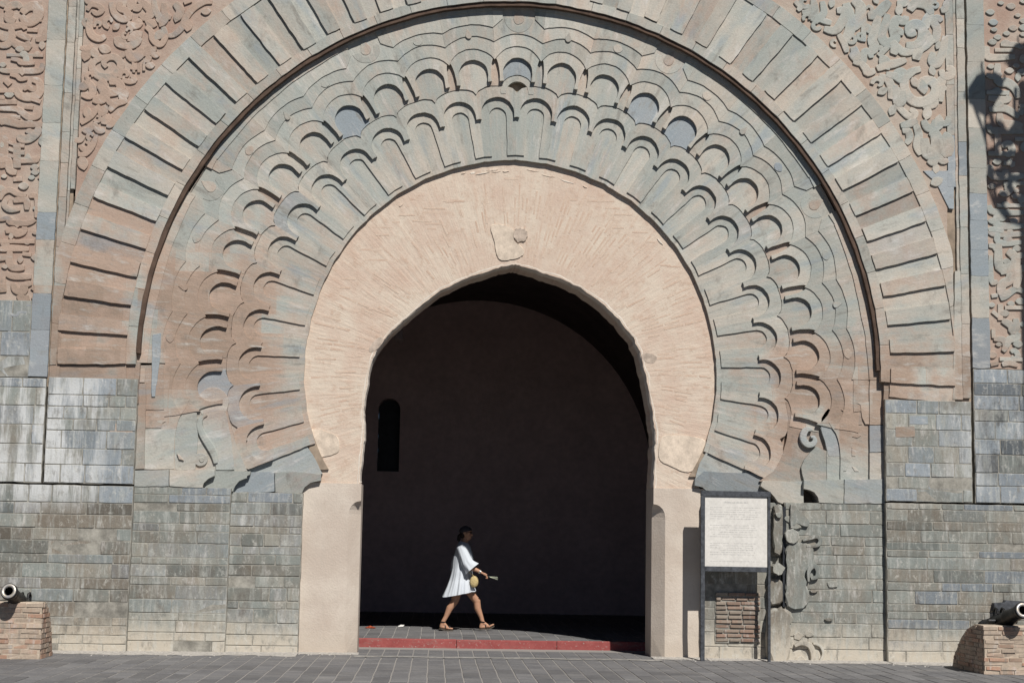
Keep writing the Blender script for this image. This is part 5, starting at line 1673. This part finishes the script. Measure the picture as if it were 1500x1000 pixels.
# legs: near leg trails, far leg leads
def leg(hip, knee, ankle, heel, ball_, toe):
    cap(hip, hip.lerp(knee, .5), 0.100, 0.082); cap(hip.lerp(knee, .5), knee, 0.082, 0.060)
    cf = knee.lerp(ankle, .33)+Vector((-0.018, 0, 0))
    cap(knee, cf, 0.057, 0.055); cap(cf, knee.lerp(ankle, .75), 0.055, 0.036); cap(knee.lerp(ankle, .75), ankle, 0.036, 0.033)
    cap(ankle, heel, 0.034, 0.030); cap(heel, ball_, 0.030, 0.026); cap(ankle, ball_, 0.032, 0.024)
    d = (toe-ball_)
    lat = Vector((0, 1, 0))
    for i, q in enumerate((-0.034, -0.015, 0.001, 0.016, 0.030)):
        l = (1.0, 0.98, 0.9, 0.8, 0.66)[i]
        cap(ball_+lat*q*0.8, ball_+lat*q+d*l, 0.016 if i else 0.019, 0.0105 if i else 0.014)
leg(J(673, 848, -0.085), J(666.5, 879.5, -0.085), J(648.5, 911, -0.085), J(646.5, 917, -0.085), J(656, 919.5, -0.085), J(662.5, 920, -0.085))
leg(J(677, 848, 0.085), J(698.5, 880, 0.085), J(707, 911, 0.085), J(704.5, 917.5, 0.085), J(716, 917, 0.085), J(722.5, 914, 0.085))
body = remesh_body('body', caps, 0.0062, M['skin'], person)

# dress: rings from the neckline to the hem, gathered tiers
def loft(name, rings, seg, mat, parent, foldf, thick=0.0):
    V = []; F = []
    n = len(rings)
    for i, (c, rx, ry, slx) in enumerate(rings):
        for k in range(seg):
            a_ = 2*math.pi*k/seg
            f_ = foldf(i/(n-1), a_)
            x = c.x+rx*math.cos(a_)*(1+f_); y = c.y+ry*math.sin(a_)*(1+f_)
            z = c.z+slx*math.cos(a_)*rx
            V.append((x, y, z))
    for i in range(n-1):
        for k in range(seg):
            F.append((i*seg+k, i*seg+(k+1) % seg, (i+1)*seg+(k+1) % seg, (i+1)*seg+k))
    return V, F
ring_px = [  # y px, back x, front x, half depth, slope
 (793.5, 673.5, 685.0, 0.085, -0.22), (796, 671.0, 686.8, 0.145, -0.12), (800.5, 668.5, 689.0, 0.185, -0.03), (808, 666.5, 691.5, 0.172, 0), (815, 664.5, 693.5, 0.170, 0), (823, 663.0, 694.0, 0.165, 0),
 (831, 662.5, 692.5, 0.168, 0), (834, 662.0, 691.5, 0.176, 0.0), (841, 660.5, 692.0, 0.19, 0.02), (848, 658.5, 692.5, 0.20, 0.05), (850.5, 657.5, 693.0, 0.215, 0.08), (856, 655.5, 694.0, 0.235, 0.12), (863, 652.5, 695.5, 0.255, 0.16), (869.5, 649.5, 697.0, 0.27, 0.21)]
rings = []
for (y, xb, xf, ry, sl) in ring_px:
    a_, b_ = J(xb, y), J(xf, y)
    rings.append(((a_+b_)*0.5, abs(b_.x-a_.x)/2, ry, sl))
rd = random.Random(2)
ph = [rd.uniform(0, 6.28) for _ in range(8)]
def fold(t_, a_):
    amp = 0.028 if t_ < 0.5 else (0.035+0.11*((t_-0.5)/0.5))
    v = math.sin(11*a_+ph[0]+1.2*t_)*0.6+math.sin(17*a_+ph[1]-2*t_)*0.4+math.sin(29*a_+ph[2])*0.25
    if t_ < 0.5: v += math.sin(3*a_+9*t_+ph[3])*0.9
    return amp*v*0.8
V, F = loft('dress', rings, 96, None, None, fold)
# sleeves
def sleeve(s0, s1, s2, r):
    pts_ = [s0, s0.lerp(s1, .35), s0.lerp(s1, .7), s1, s1.lerp(s2, .5), s2]
    rad_ = [r*0.95, r*1.02, r*1.10, r*1.22, r*1.36, r*1.62]
    b = MB(); seg = 40
    Vv = []; ref = Vector((0, 1, 0))
    n = len(pts_)
    for i, p in enumerate(pts_):
        d = (pts_[min(i+1, n-1)]-pts_[max(i-1, 0)]).normalized()
        u = (ref-d*ref.dot(d)).normalized(); w = d.cross(u)
        for k in range(seg):
            a_ = 2*math.pi*k/seg
            q = rad_[i]*(1+0.06*(i/(n-1)+.3)*math.sin(7*a_+ph[4]+i*0.7)+0.035*math.sin(13*a_+ph[5]-i))
            Vv.append(p+(u*math.cos(a_)*0.92+w*math.sin(a_))*q)
    Ff = [(i*seg+k, i*seg+(k+1) % seg, (i+1)*seg+(k+1) % seg, (i+1)*seg+k) for i in range(n-1) for k in range(seg)]
    return Vv, Ff
b = MB(); b.add(V, F); b.build('dress', M['cotton'], person, True)
b = MB(); v_, f_ = sleeve(J(675, 800, -0.135), J(684, 824, -0.205), J(691.5, 833, -0.215), 0.078); b.add(v_, f_); b.build('sleeve', M['cotton'], person, True)
b = MB(); v_, f_ = sleeve(J(676.5, 800, 0.135), J(670, 824, 0.21), J(671, 834, 0.215), 0.078); b.add(v_, f_); b.build('sleeve', M['cotton'], person, True)
# cap, hair, sunglasses
b = MB(); b.ball(hc+Vector((-0.006, 0, 0.030)), 0.097, 20, 12, (1.05, 0.95, 0.86)); o = b.build('cap', M['cap'], person, True)
bm = bmesh.new(); bm.from_mesh(o.data)
bmesh.ops.bisect_plane(bm, geom=bm.verts[:]+bm.edges[:]+bm.faces[:], plane_co=hc+Vector((0, 0, 0.018)), plane_no=(-0.25, 0, 1), clear_inner=True)
bm.to_mesh(o.data); bm.free()
b = MB()
b.ball(hc+Vector((-0.045, 0, -0.015)), 0.066, 16, 10, (0.8, 1.15, 1.05)); b.tube([hc+Vector((-0.07, 0, -0.02)), hc+Vector((-0.105, 0, -0.06)), hc+Vector((-0.112, 0, -0.115)), hc+Vector((-0.10, 0, -0.15))], [0.03, 0.034, 0.026, 0.006], 10)
b.build('hair', M['hair'], person, True)
b = MB()
for s_ in (-1, 1):
    b.ball(hc+Vector((0.078, 0.034*s_, 0.004)), 0.027, 12, 8, (0.45, 1.05, 0.85))
    b.tube([hc+Vector((0.075, 0.062*s_, 0.010)), hc+Vector((0.0, 0.086*s_, 0.006))], 0.006, 6)
b.tube([hc+Vector((0.088, -0.014, 0.010)), hc+Vector((0.088, 0.014, 0.010))], 0.005, 6)
b.build('sunglasses', M['lens'], person, True)
# bracelet watch
b = MB(); wc = wrs+hd*-0.005
b.lathe([(-0.013, 0.030), (-0.013, 0.0335), (0.013, 0.0335), (0.013, 0.030)], wc, hd, 18); b.build('wrist_watch', M['metal'], person)
# sandals
def sandal(heel, ball_, toe, ankle):
    b = MB()
    dn = Vector((0, 0, -1))
    ax_ = [heel+Vector((-0.035, 0, 0)), heel, heel.lerp(ball_, .55), ball_, toe, toe+(toe-ball_).normalized()*0.02]
    wd = [0.012, 0.034, 0.030, 0.045, 0.038, 0.012]
    Vv = []
    for p, w in zip(ax_, wd):
        base = p+Vector((0, 0, -0.026))
        Vv += [base+Vector((0, -w, 0)), base+Vector((0, w, 0)), base+Vector((0, w, -0.020)), base+Vector((0, -w, -0.020))]
    Ff = []
    for i in range(len(ax_)-1):
        for k in range(4):
            Ff.append((i*4+k, i*4+(k+1) % 4, (i+1)*4+(k+1) % 4, (i+1)*4+k))
    Ff += [(0, 1, 2, 3), tuple(4*(len(ax_)-1)+k for k in (3, 2, 1, 0))]
    b.add(Vv, Ff)
    so = b.build('sandal', M['sole'], person)
    def strap(p, d, r, w):
        q = MB(); q.lathe([(-w, r*0.99), (-w, r*1.08), (w, r*1.08), (w, r*0.99)], p, d, 18); q.build('strap', M['strap'], so)
    strap(ankle+Vector((0, 0, 0.008)), (0.15, 0, 1), 0.039, 0.008)
    strap(ball_.lerp(toe, .35), (toe-ball_), 0.040, 0.010)
    strap(heel.lerp(ball_, .62)+Vector((0, 0, 0.008)), (ball_-heel)+Vector((0, 0, .02)), 0.037, 0.007)
sandal(J(646.5, 917, -0.085), J(656, 919.5, -0.085), J(662.5, 920, -0.085), J(648.5, 911, -0.085))
sandal(J(704.5, 917.5, 0.085), J(716, 917, 0.085), J(722.5, 914, 0.085), J(707, 911, 0.085))
# shoulder bag (a thing of its own)
bc = J(694.5, 851.5, -0.20)
bag = tag(empty('shoulder_bag', (ox_+bc.x, PYW+bc.y, ZG+bc.z)), "small round straw bag hanging at the woman's hip", 'bag')
b = MB(); b.ball((0, 0, 0), 0.08, 20, 14, (0.82, 0.42, 1.10)); b.build('pouch', M['straw'], bag, True)
b = MB(); b.lathe([(-0.006, 0.088), (-0.003, 0.091), (0.003, 0.091), (0.006, 0.088)], (0, -0.0, 0), (0.12, 1, 0), 24); o = b.build('rim', M['straw'], bag, True); o.scale = (0.76, 1, 1.02)
b = MB()
p0 = Vector((0.0, 0, 0.085)); p1 = J(688, 838, -0.19)-bc; p2 = J(681, 818, -0.18)-bc; p3 = J(677, 800, -0.10)-bc
b.tube([p0, p1, p2, p3], 0.006, 6); b.build('shoulder_strap', M['straw'], bag, True)
# folded paper in her hand
pc = J(723.5, 845, -0.22)
M['leaflet'] = plain('pale_leaflet', (0.62, 0.66, 0.50), 0.15, 30, 0.6, 0.1).m
b = MB()
dx_ = (J(730, 845.2, -0.22)-J(716, 843.2, -0.22)); l_ = dx_.length; dxn = dx_.normalized()
for (dz_, th_, tl) in ((0.012, 0.004, 0.0), (-0.004, 0.004, -0.10), (-0.016, 0.003, -0.16)):
    a0 = -dxn*l_*0.55; a1 = dxn*l_*0.38+Vector((0, 0, tl*l_*0.5))
    v = []
    for q, zz in ((a0, 0), (a1, dz_)):
        for yy in (-0.045, 0.045):
            v += [q+Vector((0, yy, zz)), q+Vector((0, yy, zz-th_))]
    b.add(v, [(0, 2, 6, 4), (1, 5, 7, 3), (0, 4, 5, 1), (2, 3, 7, 6), (0, 1, 3, 2), (4, 6, 7, 5)])
o = b.build('leaflet', M['leaflet']); o.location = (ox_+pc.x, PYW+pc.y, ZG+pc.z)
tag(o, "pale folded leaflet held out in the woman's hand", 'leaflet')

# ------------------------------------------------------------------ dust and grit along the foot of the walls
M['grit'] = plain('pale_grit', (0.40, 0.375, 0.34), 0.35, 22, 0.95, 0.6, 0.01).m
rg = random.Random(12)
def grit(x0, x1, yw, w):
    b = MB(); n = int((x1-x0)/0.06)
    V = []; F = []
    for i in range(n+1):
        x = x0+(x1-x0)*i/n
        e = w*(0.75+0.5*mnoise.noise(Vector((x*1.3, yw, 0)))+0.35*mnoise.noise(Vector((x*5, yw, 2))))
        V += [(x, yw+0.01, 0.022), (x, yw-e*0.5, 0.015+0.004*rg.random()), (x, yw-e, 0.0075)]
    for i in range(n):
        for k in range(2):
            a_ = i*3+k
            F.append((a_, a_+1, a_+4, a_+3))
    b.add(V, F)
    for _ in range(int((x1-x0)*22)):
        x = rg.uniform(x0, x1); y = yw-rg.random()**1.6*w*1.5
        r_ = rg.uniform(0.006, 0.018)
        b.add([(x-r_, y, .01), (x, y-r_, .01), (x+r_, y, .01), (x, y+r_, .01), (x, y, .01+r_*1.2)], [(0, 1, 4), (1, 2, 4), (2, 3, 4), (3, 0, 4)])
    return b
gb = MB()
for (x0, x1, yw, w) in ((-8, -5.0, -0.0, 0.55), (-5.0, -3.74, 0.1, 0.6), (-3.74, -2.75, 0.21, 0.7), (-2.75, -1.95, 0.335, 0.35), (2.02, 2.75, 0.335, 0.45), (2.75, 3.85, 0.21, 0.4), (3.85, 5.2, 0.1, 0.45), (5.2, 8, 0.0, 0.5)):
    q = grit(x0, x1, yw, w); gb.add(q.v, q.f)
tag(gb.build('wall_foot_grit', M['grit']), 'pale dust and grit gathered along the foot of the walls', 'grit', kind='stuff')
# band of worn lighter setts at the threshold
M['dust'] = plain('trodden_dust', (0.30, 0.285, 0.262), 0.4, 9, 0.95, 0.4, 0.008).m
rg2 = random.Random(5)
b = MB()
n = 80
V = []; F = []
for i in range(n+1):
    x = -2.0+4.1*i/n
    y0_ = -0.05+0.10*mnoise.noise(Vector((x*1.7, 1, 0))); y1_ = y0_-0.16-0.10*mnoise.noise(Vector((x*2.3, 5, 0)))-0.05*rg2.random()
    V += [(x, y0_, 0.0105), (x, y1_, 0.0105)]
for i in range(n):
    F.append((i*2, i*2+1, i*2+3, i*2+2))
b.add(V, F)
tag(b.build('threshold_dust', M['dust']), 'pale strip of trodden dust across the threshold', 'dust', kind='stuff')
